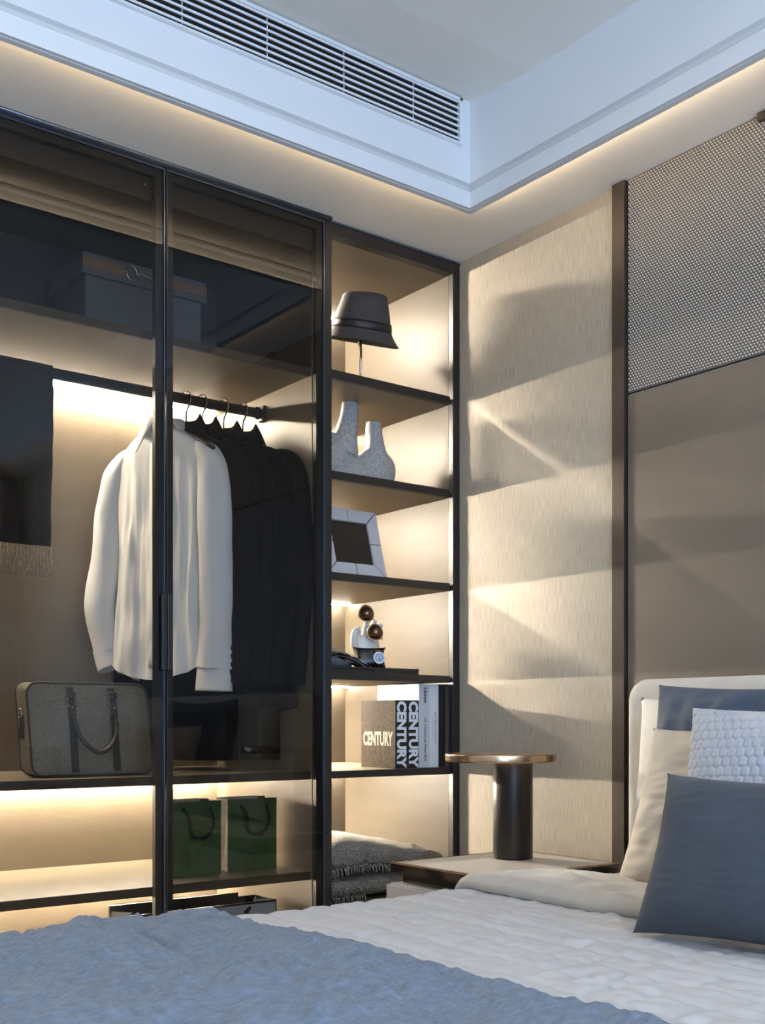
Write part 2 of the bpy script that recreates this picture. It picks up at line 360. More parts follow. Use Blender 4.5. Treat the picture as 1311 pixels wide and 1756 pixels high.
# raised pearl studs of the fabric panel (thousands, one stuff part)
vv, ff = [], []; px_, pz_ = .0098, .0078; row = 0; z = 1.900
while z < 2.494:
    y = -.731-(px_/2 if row % 2 else 0)
    while y > -2.74:
        r_, h_ = .0034, .0034; i0 = len(vv)
        vv += [(-.014, y-r_, z), (-.014, y, z-r_*.9), (-.014, y+r_, z), (-.014, y, z+r_*.9), (-.014-h_*.8, y-r_*.5, z), (-.014-h_*.8, y, z-r_*.5), (-.014-h_*.8, y+r_*.5, z), (-.014-h_*.8, y, z+r_*.5)]
        for a in range(4):
            b_ = (a+1) % 4; ff.append((i0+a, i0+b_, i0+4+b_, i0+4+a))
        ff.append((i0+4, i0+5, i0+6, i0+7)); y -= px_
    z += pz_/1.0; row += 1
me = bpy.data.meshes.new('stud'); me.from_pydata(vv, [], ff); me.update(); me.flip_normals() if me.polygons[4].normal.x > 0 else None
st = obj('woven_stud', me, mat('pearl_stud', (.62, .555, .46), .38, spec=.6), wr, smooth=True); st['kind'] = 'stuff'
# small metal fixing at the ceiling, and curtain by the window corner (seen reflected in the glass)
setp(BX('trim_4', 'bronze', None, -.03, -.014, -1.19, -1.155, 2.478, 2.5, .002), kind='structure')
cu = bmesh.new()
grid(lambda u, v: Vector((-.75+.7*u, YB+.10+.035*math.sin(u*60), .02+2.45*v)), 120, 2, bm=cu)
setp(OB('curtain', cu, 'curtain', None, smooth=True, solid=.004), 'taupe floor length curtain drawn aside beside the window behind the bed', 'curtain')
bs = setp(BX('baseboard_right', 'bronze', None, -.018, -.012, -.70, 0, 0, .08), kind='structure')

# ======================= OPEN SHELF UNIT =======================
YF, YBK = 0.0, .615
ou = thing('open_shelf_unit', 'open shelving unit with black edged shelves beside the wallpapered wall', 'shelf unit')
XA, XB = -.533, -.039
BX('side_panel', 'champ', ou, XB, XB+.022, YF+.022, YBK+.012, 0, 2.47)
BX('side_panel', 'champ', ou, XA-.022, XA, YF+.022, YBK+.012, 0, 2.47)
BX('back_panel', 'champ', ou, XA, XB, YBK, YBK+.012, 0, 2.47)
BX('post', 'black', ou, XB, XB+.029, YF-.002, YF+.022, 0, 2.4915, .0012)
BX('post', 'black', ou, XA-.024, XA, YF-.002, YF+.022, 0, 2.4915, .0012)
BX('top_rail', 'black', ou, XA, XB, YF-.002, YF+.03, 2.456, 2.4915, .001)
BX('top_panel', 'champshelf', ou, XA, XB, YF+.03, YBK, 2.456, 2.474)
def led(parent, x0, x1, y, z, wdt=.009):
    if wdt < .0095:   # angled profile: a forward-aimed lens along the left half, a dim diffuser along the rest
        last = None
        for xa, xb, mm in ((x0, x0+.17, 'led_spot'), (x0+.1702, x1, 'led_dim')):
            bm = bmesh.new(); ra = []
            for x in (xa, xb): ra.append([bm.verts.new((x, y+.006+.006*math.cos(R(180*k/8)), z-.0003-.006*math.sin(R(180*k/8)))) for k in range(9)])
            for k in range(9): bm.faces.new((ra[0][k], ra[0][(k+1) % 9], ra[1][(k+1) % 9], ra[1][k]))
            bm.faces.new(ra[0]); bm.faces.new(ra[1][::-1])
            last = OB('led_strip', bm, mm, parent)
        return last
    rr = wdt*.5; bm = bmesh.new(); ra = []
    for x in (x0, x1): ra.append([bm.verts.new((x, y+rr+rr*math.cos(R(180*k/8)), z-.0003-rr*math.sin(R(180*k/8)))) for k in range(9)])
    for k in range(9): bm.faces.new((ra[0][k], ra[0][(k+1) % 9], ra[1][(k+1) % 9], ra[1][k]))
    bm.faces.new(ra[0]); bm.faces.new(ra[1][::-1])
    return OB('led_strip', bm, 'led_wide', parent)
LEDY = .572
tp = led(ou, XA+.006, XB-.006, LEDY, 2.456)
SH = [(2.046, 2.021), (1.734, 1.709), (1.421, 1.397), (1.112, 1.090), (.806, .784), (.388, .366)]
for i, (zt, zb) in enumerate(SH):
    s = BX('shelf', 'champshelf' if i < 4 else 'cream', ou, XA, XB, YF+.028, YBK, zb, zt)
    bm = box(XA, XB-.006, YF+.006, YF+.028, zb-.0005, zt+.0003, .002)
    OB('shelf_edge', bm, 'black', s)
    if i < 4: BX('shelf_top', 'champ', s, XA, XB, YF+.028, YBK, zt, zt+.0004)
    if i < 5: led(s, XA+.006, XB-.006, LEDY, zb)
BX('plinth', 'black', ou, XA, XB, .03, .05, 0, .08)
BX('bottom_panel', 'cream', ou, XA, XB, YF+.028, YBK, .08, .10)

# ======================= GLASS WARDROBE =======================
wd = thing('wardrobe', 'tall built-in wardrobe with smoked glass doors and lit interior', 'wardrobe')
WX0, WX1 = -2.2, -.585
BX('side_panel', 'champ2', wd, WX1, WX1+.026, YF+.03, .635, 0, 2.48)
BX('side_panel', 'champ2', wd, WX0-.03, WX0, YF+.03, .635, 0, 2.48)
BX('back_panel', 'champ2', wd, WX0, WX1, .62, .635, 0, 2.031)
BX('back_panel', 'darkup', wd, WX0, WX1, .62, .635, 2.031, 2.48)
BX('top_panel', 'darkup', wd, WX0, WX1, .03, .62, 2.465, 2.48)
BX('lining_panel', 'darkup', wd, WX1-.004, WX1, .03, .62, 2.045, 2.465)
tr = BX('top_rail', 'black', wd, WX0, WX1+.028, .024, .045, 2.40, 2.4915)
us = BX('upper_shelf', 'champ2', wd, WX0, WX1, YF+.046, .62, 2.022, 2.036)
BX('shelf_edge', 'darkshelf', us, WX0, WX1, YF+.036, YF+.046, 2.0205, 2.0445, .001)
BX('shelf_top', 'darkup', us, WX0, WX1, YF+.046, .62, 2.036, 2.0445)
led(us, WX0+.02, WX1-.02, .590, 2.022, .012)
for zt, zb, nm in ((.806, .782, 'middle_shelf'), (.499, .474, 'lower_shelf')):
    s = BX(nm, 'cream' if nm[0] == 'l' else 'champ2', wd, WX0, WX1, YF+.046, .62, zb, zt)
    BX('shelf_edge', 'darkshelf', s, WX0, WX1, YF+.036, YF+.046, zb-.0005, zt+.0003, .001)
    led(s, WX0+.02, WX1-.02, .585, zb, .010)
BX('bottom_panel', 'champ2', wd, WX0, WX1, YF+.046, .62, .08, .10)
BX('plinth', 'black', wd, WX0, WX1, .03, .05, 0, .08)
# hanging rail
bm = tube([(WX0, .31, 1.962), (WX1-.004, .31, 1.962)], .0085, 16, ry=[.0165]*2)
OB('hanging_rail', bm, 'black', wd, smooth=True)
bm = box(WX1-.012, WX1-.0005, .31-.018, .31+.018, 1.962-.026, 1.962+.026, .004)
rb = OB('rail_bracket', bm, 'black', wd)
box_ = None
OB('rail_collar', tube([(WX1-.030, .31, 1.962), (WX1-.020, .31, 1.962)], .0125, 16, ry=[.021]*2), 'black', wd, smooth=True)
# doors
def door(x0, x1, hand, nm_handle):
    d = OB('door', box(x0+.002, x0+.006, -.006, .002, .055, 2.489), 'black', wd)
    st_ = .027
    bm = bmesh.new()
    box(x0+.002, x0+st_, .004, .022, .055, 2.489, bm=bm); box(x1-st_, x1-.002, .004, .022, .055, 2.489, bm=bm)
    box(x0+st_, x1-st_, .004, .022, 2.462, 2.489, bm=bm); box(x0+st_, x1-st_, .004, .022, .055, .085, bm=bm)
    OB('door_frame', bm, 'black', d)
    bm = box(x1-.0055, x1-.002, -.006, .002, .055, 2.489); box(x0+.006, x1-.0055, -.004, .002, 2.484, 2.489, bm=bm)
    OB('edge_profile', bm, 'bluegrey', d)
    BX('glass_pane', 'glass', d, x0+.006, x1-.0055, -.001, .003, .058, 2.484)
    if hand:
        xa = x1-.016 if hand > 0 else x0+.001
        BX('handle', 'black', d, xa, xa+.015, -.018, -.006, 1.101, 1.311, .002)
    return d
door(-1.643, -1.095, 1, 0); door(-1.095, -.560, -1, 0); door(-2.19, -1.643, 0, 0)
bm = tube([(-1.146, .018, 2.438), (-1.146, .0235, 2.438)], .0042, 12); OB('screw_cap', bm, 'brass', wd)
# crown profile above the doors
bm = tube([(WX0, -.010, 2.4975), (-.545, -.010, 2.4975)], .013, 14, ry=[.0085]*2)
setp(OB('trim_2', bm, 'bluegrey', None, smooth=True), kind='structure')

OB('filler_strip', box(-.540, -.001, -.004, .02, 2.4925, 2.4985, .001), 'bluegrey', ou)
# ======================= GARMENTS =======================
RAILY, RAILZ = .31, 1.962
ROT = R(-70)   # local +X (garment width axis) -> world (.34,-.94)
def hanger(x, label, grp, zc=1.85, tilt=0):
    t = thing('coat_hanger', label, 'hanger', (x, RAILY, RAILZ), (0, 0, ROT+tilt), grp)
    r = .0215; zt = RAILZ
    pts = [Vector((-.020, 0, -.006)), Vector((-.021, 0, .006)), Vector((-.012, 0, .019)), Vector((0, 0, .0235)), Vector((.012, 0, .0185)), Vector((.0195, 0, .006)), Vector((.019, 0, -.008)),
           Vector((.010, 0, -.026)), Vector((.001, 0, -.045)), Vector((0, 0, zc-zt))]
    OB('hook', tube(smooth_path(pts, 4), .0031, 8), 'darksteel', t, smooth=True)
    pts = [Vector((-.19, 0, zc-zt-.085)), Vector((-.10, 0, zc-zt-.035)), Vector((0, 0, zc-zt-.003)), Vector((.10, 0, zc-zt-.035)), Vector((.19, 0, zc-zt-.085))]
    OB('shoulder_bar', tube(smooth_path(pts, 4), .009, 8, ry=[.006]*17), 'bagtrim', t, smooth=True)
    return t
def interp(rows, z):
    for a, b_ in zip(rows, rows[1:]):
        if z <= a[0]+1e-9 and z >= b_[0]-1e-9:
            t = (a[0]-z)/(a[0]-b_[0]+1e-9); t2 = t*t*(3-2*t)
            return [a[i]+(b_[i]-a[i])*t2 for i in range(1, len(a))]
    return list(rows[-1][1:])
def torso(rows, z1, seed, amp, tail=(0, 0), nz=46, na=72):
    """rows: (t, z, halfwidth, halfdepth, drop), t 0..1 from neck to hem"""
    def f(u, v):
        a = 2*math.pi*u; t = v
        for p, q in zip(rows, rows[1:]):
            if p[0] <= t <= q[0]+1e-9: break
        s = (t-p[0])/(q[0]-p[0]); s = min(max(s, 0), 1)
        z, w_, d_, dr = [p[i]+(q[i]-p[i])*s for i in range(1, 5)]
        ca, sa = math.cos(a), math.sin(a)
        x = w_*math.copysign(abs(ca)**.8, ca); y = d_*math.copysign(abs(sa)**.75, sa)
        zz = z-dr*(abs(x)/w_)**1.7
        k = min(1, max(0, (t-.12)/.3))
        fold = amp*k*(N3(x*22+seed, sa*1.5, zz*2.2)+.6*N3(x*50+seed, sa*2, zz*5))
        y += math.copysign(1, sa)*abs(sa)**.5*fold+amp*.4*k*N3(x*9, zz*9, seed)
        if t > .93:
            q_ = (t-.93)/.07; zz += q_*(tail[0]*(abs(x)/w_)**2 + (tail[1] if sa > 0 else 0))
        return Vector((x, y, zz))
    return grid(f, na, nz, wrap=True)
def sleeve(path, rads, seed, amp, n=22, steps=7):
    P = smooth_path(path, steps); m = len(P); K = len(path)-1
    b = bmesh.new(); rings = []
    for i, p in enumerate(P):
        t = i/(m-1)*K; k = min(int(t), K-1); s = t-k
        rx = rads[k][0]+(rads[k+1][0]-rads[k][0])*s; ry = rads[k][1]+(rads[k+1][1]-rads[k][1])*s
        T = (P[min(i+1, m-1)]-P[max(i-1, 0)]).normalized(); S = T.cross(Vector((0, 1, 0))).normalized(); U = Vector((0, 1, 0))
        ring = []
        for j in range(n):
            a = 2*math.pi*j/n; d = 1+amp*14*(N3(math.cos(a)*1.6+seed, math.sin(a)*1.6, t*1.2+p.z*5)+.45*N3(math.cos(a)*3.5+seed, math.sin(a)*3.5, p.z*10))
            ring.append(b.verts.new(p+S*math.cos(a)*rx*d+U*math.sin(a)*ry*d))
        rings.append(ring)
    for r0, r1 in zip(rings, rings[1:]):
        for j in range(n): b.faces.new((r0[j], r0[(j+1) % n], r1[(j+1) % n], r1[j]))
    c = rings[0]; b.faces.new(c)
    return b
def collar(zc, w_, d_, hgt, fall, point, flare=.012, gap=.35, ptw=.03, peak=0):
    """band standing round the neck and a turned-down leaf with two front points; front is -y"""
    def f(u, v):   # u around from front-left over the back to front-right, v 0 base inside .. .45 top .. 1 outer tip
        a = -math.pi/2+gap+(2*math.pi-2*gap)*u
        side = abs(u-.5)*2
        ca, sa = math.cos(a), math.sin(a); hg = hgt*(1+peak*math.exp(-((a-.15)/.35)**2))
        if v < .45:
            s = v/.45; rr = 1+.02*s; return Vector((ca*w_*rr, sa*d_*rr, zc-.012+(hg+.012)*s))
        s = (v-.45)/.55
        ext = s*(fall+point*side**5); out = 1+.10*math.sin(s*math.pi*.5)
        x = ca*(w_*out+flare*s)+math.copysign(ptw*side**6*s, ca)
        y = sa*(d_*out+flare*s)-.03*side**5*s
        return Vector((x, y, zc+hg-ext-.35*max(0, abs(x)-w_)))
    return grid(f, 40, 9)

# front of the garments = local -Y -> world: rot -70: local -Y (0,-1) -> (-.94,-.34) : towards the room's left. good
def shirt(x):
    h = hanger(x, 'hanger with dark hook carrying the white shirt at the left of the suits', None, 1.862)
    t = thing('dress_shirt', 'white long sleeved dress shirt hanging in front of the dark suits', 'shirt', (x, RAILY, 0), (0, 0, ROT+R(9)))
    t.scale = (.83, 1, 1)
    rows = [(0, 1.853, .058, .042, 0), (.03, 1.851, .10, .048, .012), (.07, 1.846, .155, .052, .040), (.11, 1.832, .198, .055, .070), (.16, 1.79, .208, .060, .062), (.28, 1.66, .206, .065, .02),
            (.45, 1.52, .198, .068, .0), (.65, 1.36, .20, .072, 0), (.85, 1.20, .212, .074, 0), (1.0, 1.085, .218, .070, 0)]
    OB('body', torso(rows, 0, 3.1, .019, (.055, -.03), 90, 140), 'shirt', t, smooth=True)
    # placket strip and buttons on the front
    bm = grid(lambda u, v: Vector((-.012+.026*u, -.0665-.008*v-.004, 1.80-.68*v)), 3, 20); OB('placket', bm, 'shirt', t, smooth=True, solid=.002)
    OB('collar', collar(1.850, .062, .048, .040, .044, .080, .024, .28, .066), 'shirt', t, rot=(0, 0, R(34)), smooth=True, solid=.0016)
    # near (front) sleeve
    pr_ = [Vector((.115, -.002, 1.800)), Vector((.168, -.004, 1.772)), Vector((.205, -.008, 1.715)), Vector((.224, -.014, 1.60)), Vector((.236, -.022, 1.42)), Vector((.240, -.028, 1.26)), Vector((.232, -.032, 1.118))]
    s = OB('sleeve', sleeve(pr_, [(.010, .018), (.036, .044), (.056, .055), (.060, .056), (.060, .054), (.066, .054), (.074, .050)], 1.0, .017), 'shirt', t, smooth=True)
    bm = sleeve([Vector((.232, -.032, 1.126)), Vector((.231, -.033, 1.095)), Vector((.230, -.034, 1.05))], [(.064, .042), (.069, .041), (.073, .039)], 5, .0015); OB('cuff', bm, 'shirt', s, smooth=True, solid=.0015)
    pl = [Vector((-.115, -.002, 1.800)), Vector((-.165, -.006, 1.772)), Vector((-.205, -.012, 1.715)), Vector((-.232, -.020, 1.60)), Vector((-.246, -.028, 1.45)), Vector((-.268, -.034, 1.31)), Vector((-.255, -.014, 1.18))]
    s = OB('sleeve', sleeve(pl, [(.010, .018), (.034, .042), (.052, .054), (.055, .054), (.052, .048), (.056, .048), (.048, .036)], 8.0, .013), 'shirt', t, smooth=True)
    bm = sleeve([Vector((-.264, -.013, 1.185)), Vector((-.258, -.008, 1.155)), Vector((-.250, -.004, 1.125))], [(.048, .034), (.047, .034), (.047, .033)], 6, .0015); OB('cuff', bm, 'shirt', s, smooth=True, solid=.0015)
shirt(-.935)
SUITL = ['dark suit directly behind the white shirt, farthest left of the four', 'second dark suit from the shirt on the rail', 'third dark suit from the shirt, next to the last one', 'last dark suit on the rail, nearest the end bracket']
HANGL = ['dark hook hanger of the suit directly behind the shirt', 'second suit hanger from the shirt along the rail', 'third suit hanger from the shirt along the rail', 'last hanger hook on the rail beside the end bracket']
def suit(x, i):
    hanger(x, HANGL[i], 'hangers of the dark suits', 1.862)
    ms = 'suit' if i % 2 else 'suit2'
    t = thing('suit_jacket', SUITL[i], 'suit', (x, RAILY, 0), (0, 0, ROT-R(2)*(i-1)*.8), 'dark suits on the rail')
    zz = 1.845
    rows = [(0, zz, .055, .030, 0), (.03, zz-.001, .10, .036, .014), (.07, zz-.004, .16, .040, .046), (.11, zz-.02, .214, .042, .085), (.16, zz-.075, .222, .044, .07), (.28, 1.66, .214, .042, .02),
            (.50, 1.46, .200, .040, .0), (.75, 1.20, .212, .040, 0), (1.0, .985, .222, .038, 0)]
    OB('body', torso(rows, 0, 11.3*i, .006, (.02, 0), 40, 64), ms, t, smooth=True)
    OB('collar', collar(zz+.002, .050, .036, .040, .060, .03, .030, .50, .03, .75), ms, t, smooth=True, solid=.004)
    # lapels
    for s_ in (-1, 1):
        bm = bmesh.new(); P = [(.030*s_, -.040, zz+.02), (.075*s_, -.046, zz-.02), (.105*s_, -.050, zz-.10), (.085*s_, -.052, zz-.125), (.100*s_, -.052, zz-.14), (.012*s_, -.052, zz-.40), (.006*s_, -.048, zz-.20)]
        bm.faces.new([bm.verts.new(p) for p in P]); OB('lapel', bm, ms, t, solid=.003)
    for s_ in (1, -1):
        pp = [Vector((.115*s_, 0, zz-.045)), Vector((.180*s_, -.002, zz-.078)), Vector((.222*s_, -.006, zz-.15)), Vector((.240*s_, -.010, 1.53)), Vector((.246*s_, -.018, 1.36)), Vector((.238*s_, -.026, 1.20)), Vector((.226*s_, -.030, 1.075))]
        sv = OB('sleeve', sleeve(pp, [(.018, .024), (.044, .038), (.056, .040), (.056, .040), (.052, .038), (.050, .036), (.050, .034)], 20+i, .004), ms, t, smooth=True)
        if s_ == 1:
            for k in range(4):
                bm = tube([Vector((.222+.004*k, -.060-.003*0, 1.105+.024*k)), Vector((.222+.004*k, -.0665, 1.105+.024*k))], .0078, 12); OB('button', bm, 'button', sv, smooth=False)
    # folded trousers hanging inside
    bm = grid(lambda u, v: Vector((-.15+.30*u, .010*math.sin(u*9)+.004*N3(u*9, v*4, i), 1.10-.26*v)), 24, 8)
    OB('trousers', bm, ms, t, smooth=True, solid=.012)
    OB('neck_lining', grid(lambda u, v: Vector((.046*math.cos(math.pi*u), .030*math.sin(math.pi*u), zz-.03+.062*v)), 14, 3), 'suitlin', t, smooth=True, solid=.001)
for i, x in enumerate((-.868, -.812, -.735, -.665)): suit(x, i)

# scarf draped over the rail at the far left
sc = thing('scarf', 'dark wool scarf with fringe draped over the rail, left of the shirt', 'scarf', (-1.512, RAILY, RAILZ))
def scf(side):
    def f(u, v):
        x = -.21+.424*u
        L_ = .536 if side < 0 else .44
        r = .021; th = v*L_; arc = r*math.pi/2
        if th < arc: a = th/r; y = side*math.sin(a)*r; z = math.cos(a)*r
        else: y = side*(r+.003*math.sin(u*17+v*3)*(v)+.004*N3(u*6, v*3, side)); z = -(th-arc)
        return Vector((x+.004*N3(v*6, side, 2)-(.012*v if u > .9 else 0)+.0*u, y, z))
    return f
bm = grid(scf(-1), 60, 44); OB('front_fall', bm, 'scarf', sc, smooth=True, solid=.003)
bm = grid(scf(1), 60, 40); OB('back_fall', bm, 'scarf', sc, smooth=True, solid=.003)
OB('selvedge', tube([scf(-1)(1.0, v/20)+Vector((.0012, .002, 0)) for v in range(3, 18)], .0018, 6), 'scarf_edge', sc)
bm = bmesh.new(); rnd = random.Random(3)
for k in range(44):
    x = -.205+.41*k/43+rnd.uniform(-.002, .002); z0 = -.504; y = -.022
    pts = [Vector((x+rnd.uniform(-.004, .004)*j*.4, y+rnd.uniform(-.003, .003), z0-.0175*j)) for j in range(6)]
    tube(pts, [.0016, .0022, .0019, .0023, .0019, .0024], 5, bm=bm)
OB('fringe', bm, 'fringe', sc, smooth=True)['kind'] = 'stuff'

# ======================= BRIEFCASE =======================
bc = thing('briefcase', 'black textured leather briefcase with a hanging top handle on the middle shelf', 'bag', (-1.228, .16, .8075), (0, 0, R(1)))
def rbox(w_, d_, h_, rad, m_, parent, name, puff=.012):
    bm = bmesh.new(); n = 10; pts = []
    for cx, cz, a0 in ((w_/2-rad, h_-rad, 0), (-w_/2+rad, h_-rad, 90), (-w_/2+rad, rad, 180), (w_/2-rad, rad, 270)):
        for k in range(n+1):
            a = R(a0+90*k/n); pts.append((cx+rad*math.cos(a), cz+rad*math.sin(a)))
    rings = []
    lay = [(-.0, .0, .93), (.004, 0, .985), (.012, 0, 1), (d_*.5, 0, 1.004), (d_-.012, 0, 1), (d_-.004, 0, .985), (d_, 0, .93)]
    for y, _, s in lay:
        rings.append([bm.verts.new((x*s, y, h_/2+(z-h_/2)*s)) for x, z in pts])
    for a, b_ in zip(rings, rings[1:]):
        for k in range(len(pts)): bm.faces.new((a[k], a[(k+1) % len(pts)], b_[(k+1) % len(pts)], b_[k]))
    for ring, sg in ((rings[0], -1), (rings[-1], 1)):
        prev = ring
        for s in (.75, .5, .25):
            cur = [bm.verts.new((v.co.x*s/.93*.93, v.co.y+sg*puff*(1-s*s), h_/2+(v.co.z-h_/2)*s)) for v in ring]
            for k in range(len(pts)): bm.faces.new((prev[k], prev[(k+1) % len(pts)], cur[(k+1) % len(pts)], cur[k]))
            prev = cur
        bm.faces.new(prev)
    return OB(name, bm, m_, parent, smooth=True), pts
bb, bpts = rbox(.365, .085, .262, .032, 'bagleather', bc, 'body')
for y in (.003, .082):
    OB('piping', tube([Vector((x*.985, y, .131+(z-.131)*.985)) for x, z in bpts], .0032, 8, closed=True), 'bagtrim', bc, smooth=True)
OB('zipper', box(-.155, .155, .036, .048, .260, .2655, .001), 'bagtrim', bc)
for sx in (-1, 1):
    x = .062*sx
    bm = bmesh.new()
    grid(lambda u, v: Vector((x-.010+.020*u, -.011-.006*math.sin(v*3.14), .012+.236*v)), 3, 24, bm=bm); stp = OB('strap', bm, 'bagtrim', bc, solid=.002)
    grid_ = None
    bm = bmesh.new()
    pr2 = [Vector((x+.0145*math.cos(a)*1.0, -.021, .205+.0145*math.sin(a))) for a in [2*math.pi*k/20 for k in range(20)]]
    tube(pr2, .0024, 8, bm=bm, closed=True); OB('ring', bm, 'darksteel', stp, smooth=True)
    OB('keeper', box(x-.013, x+.013, -.024, -.014, .217, .236, .003), 'bagtrim', stp)
    OB('rivet', lathe([(0, .004), (.005, .003), (.006, 0)], 12, c=(x, -.022, .19)), 'steel', stp)
    OB('handle_tab', box(x-.010, x+.010, -.026, -.018, .168, .196, .003), 'bagtrim', stp)
hp = smooth_path([Vector((-.062, -.022, .178)), Vector((-.060, -.030, .145)), Vector((-.045, -.036, .100)), Vector((0, -.040, .066)), Vector((.045, -.036, .092)), Vector((.062, -.030, .140)), Vector((.062, -.022, .178))], 6)
OB('handle', tube(hp, [.0035]*4+[.0062]*(len(hp)-8)+[.0035]*4, 10), 'bagtrim', bc, smooth=True)
bm = tube([Vector((-.187, .042+.012*math.cos(a), .175+.014*math.sin(a))) for a in [2*math.pi*k/16 for k in range(16)]], .002, 6, closed=True)
OB('side_ring', bm, 'steel', bc, smooth=True)
OB('side_tab', box(-.188, -.182, .03, .054, .13, .172, .002), 'bagtrim', bc)
OB('side_tab', box(-.192, -.184, .035, .050, .105, .135, .003), 'bagtrim', bc)

def lean(o):   # the soft bag slumps backwards while its base stays flat
    for c_ in o.children:
        for v in c_.data.vertices: v.co.y += v.co.z*.194
        lean(c_)
lean(bc)
# ======================= GREEN BAGS =======================
def paper_bag(name, label, x0, x1, y0, d_, z0, h_, rz, grp=None):
    w_ = x1-x0
    t = thing(name, label, 'shopping bag', (x0, y0, z0), (0, 0, R(rz)), grp)
    BX('front_panel', 'greenpaper', t, 0, w_, 0, .0016, 0, h_)
    BX('back_panel', 'greenpaper', t, 0, w_, d_, d_+.0016, 0, h_+.002)
    # pleated side gussets
    for sx in (0, w_):
        s = 1 if sx == 0 else -1
        bm = bmesh.new(); q = []
        for z, k in ((0, 0), (h_, .018)):
            q.append([bm.verts.new((sx+s*e*(k/.018 if k else .15)*.018, y, z)) for y, e in ((.0016, .02), (d_/2, 1), (d_, .02))])
        for a in range(2): bm.faces.new((q[0][a], q[0][a+1], q[1][a+1], q[1][a]))
        OB('gusset', bm, 'creampaper', t, solid=.001)
    BX('base', 'greenpaper', t, .001, w_-.001, .002, d_, 0.0005, .003)
    BX('liner', 'creampaper', t, .004, w_*.82, d_-.004, d_-.001, h_-.03, h_+.004)
    return t
def rope_handle(t, w_, z0, drop, y=-.004):
    P = smooth_path([Vector((w_*.24, y, z0)), Vector((w_*.33, y-.006, z0-.02)), Vector((w_*.36, y-.007, z0-drop*.45)), Vector((w_*.40, y-.006, z0-drop*.85)), Vector((w_*.55, y-.006, z0-drop)), Vector((w_*.74, y-.006, z0-drop*.86)), Vector((w_*.82, y-.007, z0-drop*.45)), Vector((w_*.76, y-.004, z0))], 5)
    OB('rope_handle', tube(P, .0044, 8), 'rope', t, smooth=True)
g1 = paper_bag('paper_bag', 'green paper shopping bag with rope handle, next to the door stile', -1.005, -.832, .150, .075, .500, .222, 1)
rope_handle(g1, .173, .203, .092)
text('lettering', 'd', 'ink', g1, .016, (.070, -.0004, .108), (R(90), 0, 0)); text('lettering', 'l', 'ink', g1, .016, (.118, -.0004, .108), (R(90), 0, 0))
g2 = paper_bag('paper_bag', 'green paper shopping bag with pale side gusset, right one of the two', -.806, -.634, .158, .070, .500, .222, -1)
rope_handle(g2, .172, .203, .090)
text('lettering', 'el', 'ink', g2, .016, (.118, -.0004, .108), (R(90), 0, 0))
# big white bag on the wardrobe floor
wb = thing('gift_bag', 'large white gift bag with black rims, standing open below the lower shelf', 'shopping bag', (-1.145, .14, .1005), (0, 0, 0))
bw, bd, bh = .50, .12, .304
BX('front_panel', 'whitepaper', wb, 0, bw, 0, .003, 0, bh); BX('back_panel', 'blackleather', wb, 0, bw, bd, bd+.003, 0, bh+.002)
BX('front_rim', 'blackleather', wb, 0, bw, -.0012, .004, bh-.004, bh+.002); BX('side_rim', 'blackleather', wb, bw-.002, bw+.0012, -.001, bd, 0, bh+.001)
BX('back_liner', 'blackleather', wb, 0, bw*.86, bd-.008, bd-.002, bh-.10, bh+.016)
for sx, s in ((0, 1), (bw, -1)):
    bm = bmesh.new(); q = [[bm.verts.new((sx+s*e, y, z)) for y, e in ((.003, 0), (bd/2, k), (bd, 0))] for z, k in ((0, .004), (bh, .045))]
    for a in range(2): bm.faces.new((q[0][a], q[0][a+1], q[1][a+1], q[1][a]))
    OB('gusset', bm, 'whitepaper', wb, solid=.002)
P = smooth_path([Vector((.17, -.004, bh-.028)), Vector((.20, -.012, bh-.018)), Vector((.215, -.02, bh-.05)), Vector((.29, -.024, bh-.075)), Vector((.36, -.02, bh-.045)), Vector((.40, -.012, bh-.012)), Vector((.385, -.004, bh-.028))], 6)
OB('rope_handle', tube(P, .0042, 8), 'rope', wb, smooth=True)
# grey box with strap on the upper shelf
gb = thing('gift_box', 'slate grey lidded box with brown strap behind the upper smoked glass', 'box', (-1.01, .30, 2.0455))
BX('body', 'greybox', gb, -.19, .19, 0, .24, 0, .225, .002); ld = BX('lid', 'greybox', gb, -.203, .203, -.010, .25, .222, .285, .002)
BX('strap', 'strap', gb, -.203, -.062, -.0125, -.0105, .240, .270, .0005); BX('strap', 'strap', gb, .06, .203, -.0125, -.0105, .240, .270, .0005)
OB('horsebit_ring', tube([Vector((-.050+.016*math.cos(a), -.014, .255+.022*math.sin(a))) for a in [2*math.pi*k/24 for k in range(24)]], .0024, 8, closed=True), 'steel', gb, smooth=True)
OB('horsebit_bar', tube(smooth_path([Vector((-.036, -.015, .252)), Vector((-.015, -.018, .257)), Vector((.004, -.017, .250)), Vector((.022, -.017, .252)), Vector((.040, -.015, .254))], 4), .0028, 8), 'steel', gb, smooth=True)
OB('horsebit_ring', tube([Vector((.054+.016*math.cos(a), -.014, .255+.022*math.sin(a))) for a in [2*math.pi*k/24 for k in range(24)]], .0024, 8, closed=True), 'steel', gb, smooth=True)
OB('rivet', ico((-.074, -.0145, .255), .0036, sub=2), 'steel', gb, smooth=True)
# white folded pair of items at the far left edge of the lower shelf
sh = thing('small_white_case', 'small white case with black stripes at the left end of the lower shelf', 'case', (-1.60, .12, .4995))
BX('body', 'whitepaper', sh, -.05, .045, 0, .08, 0, .052, .014, 4); BX('band', 'blackleather', sh, -.051, .046, -.001, .081, .008, .016, .001); BX('band', 'blackleather', sh, -.051, .046, -.001, .081, .032, .037, .001)

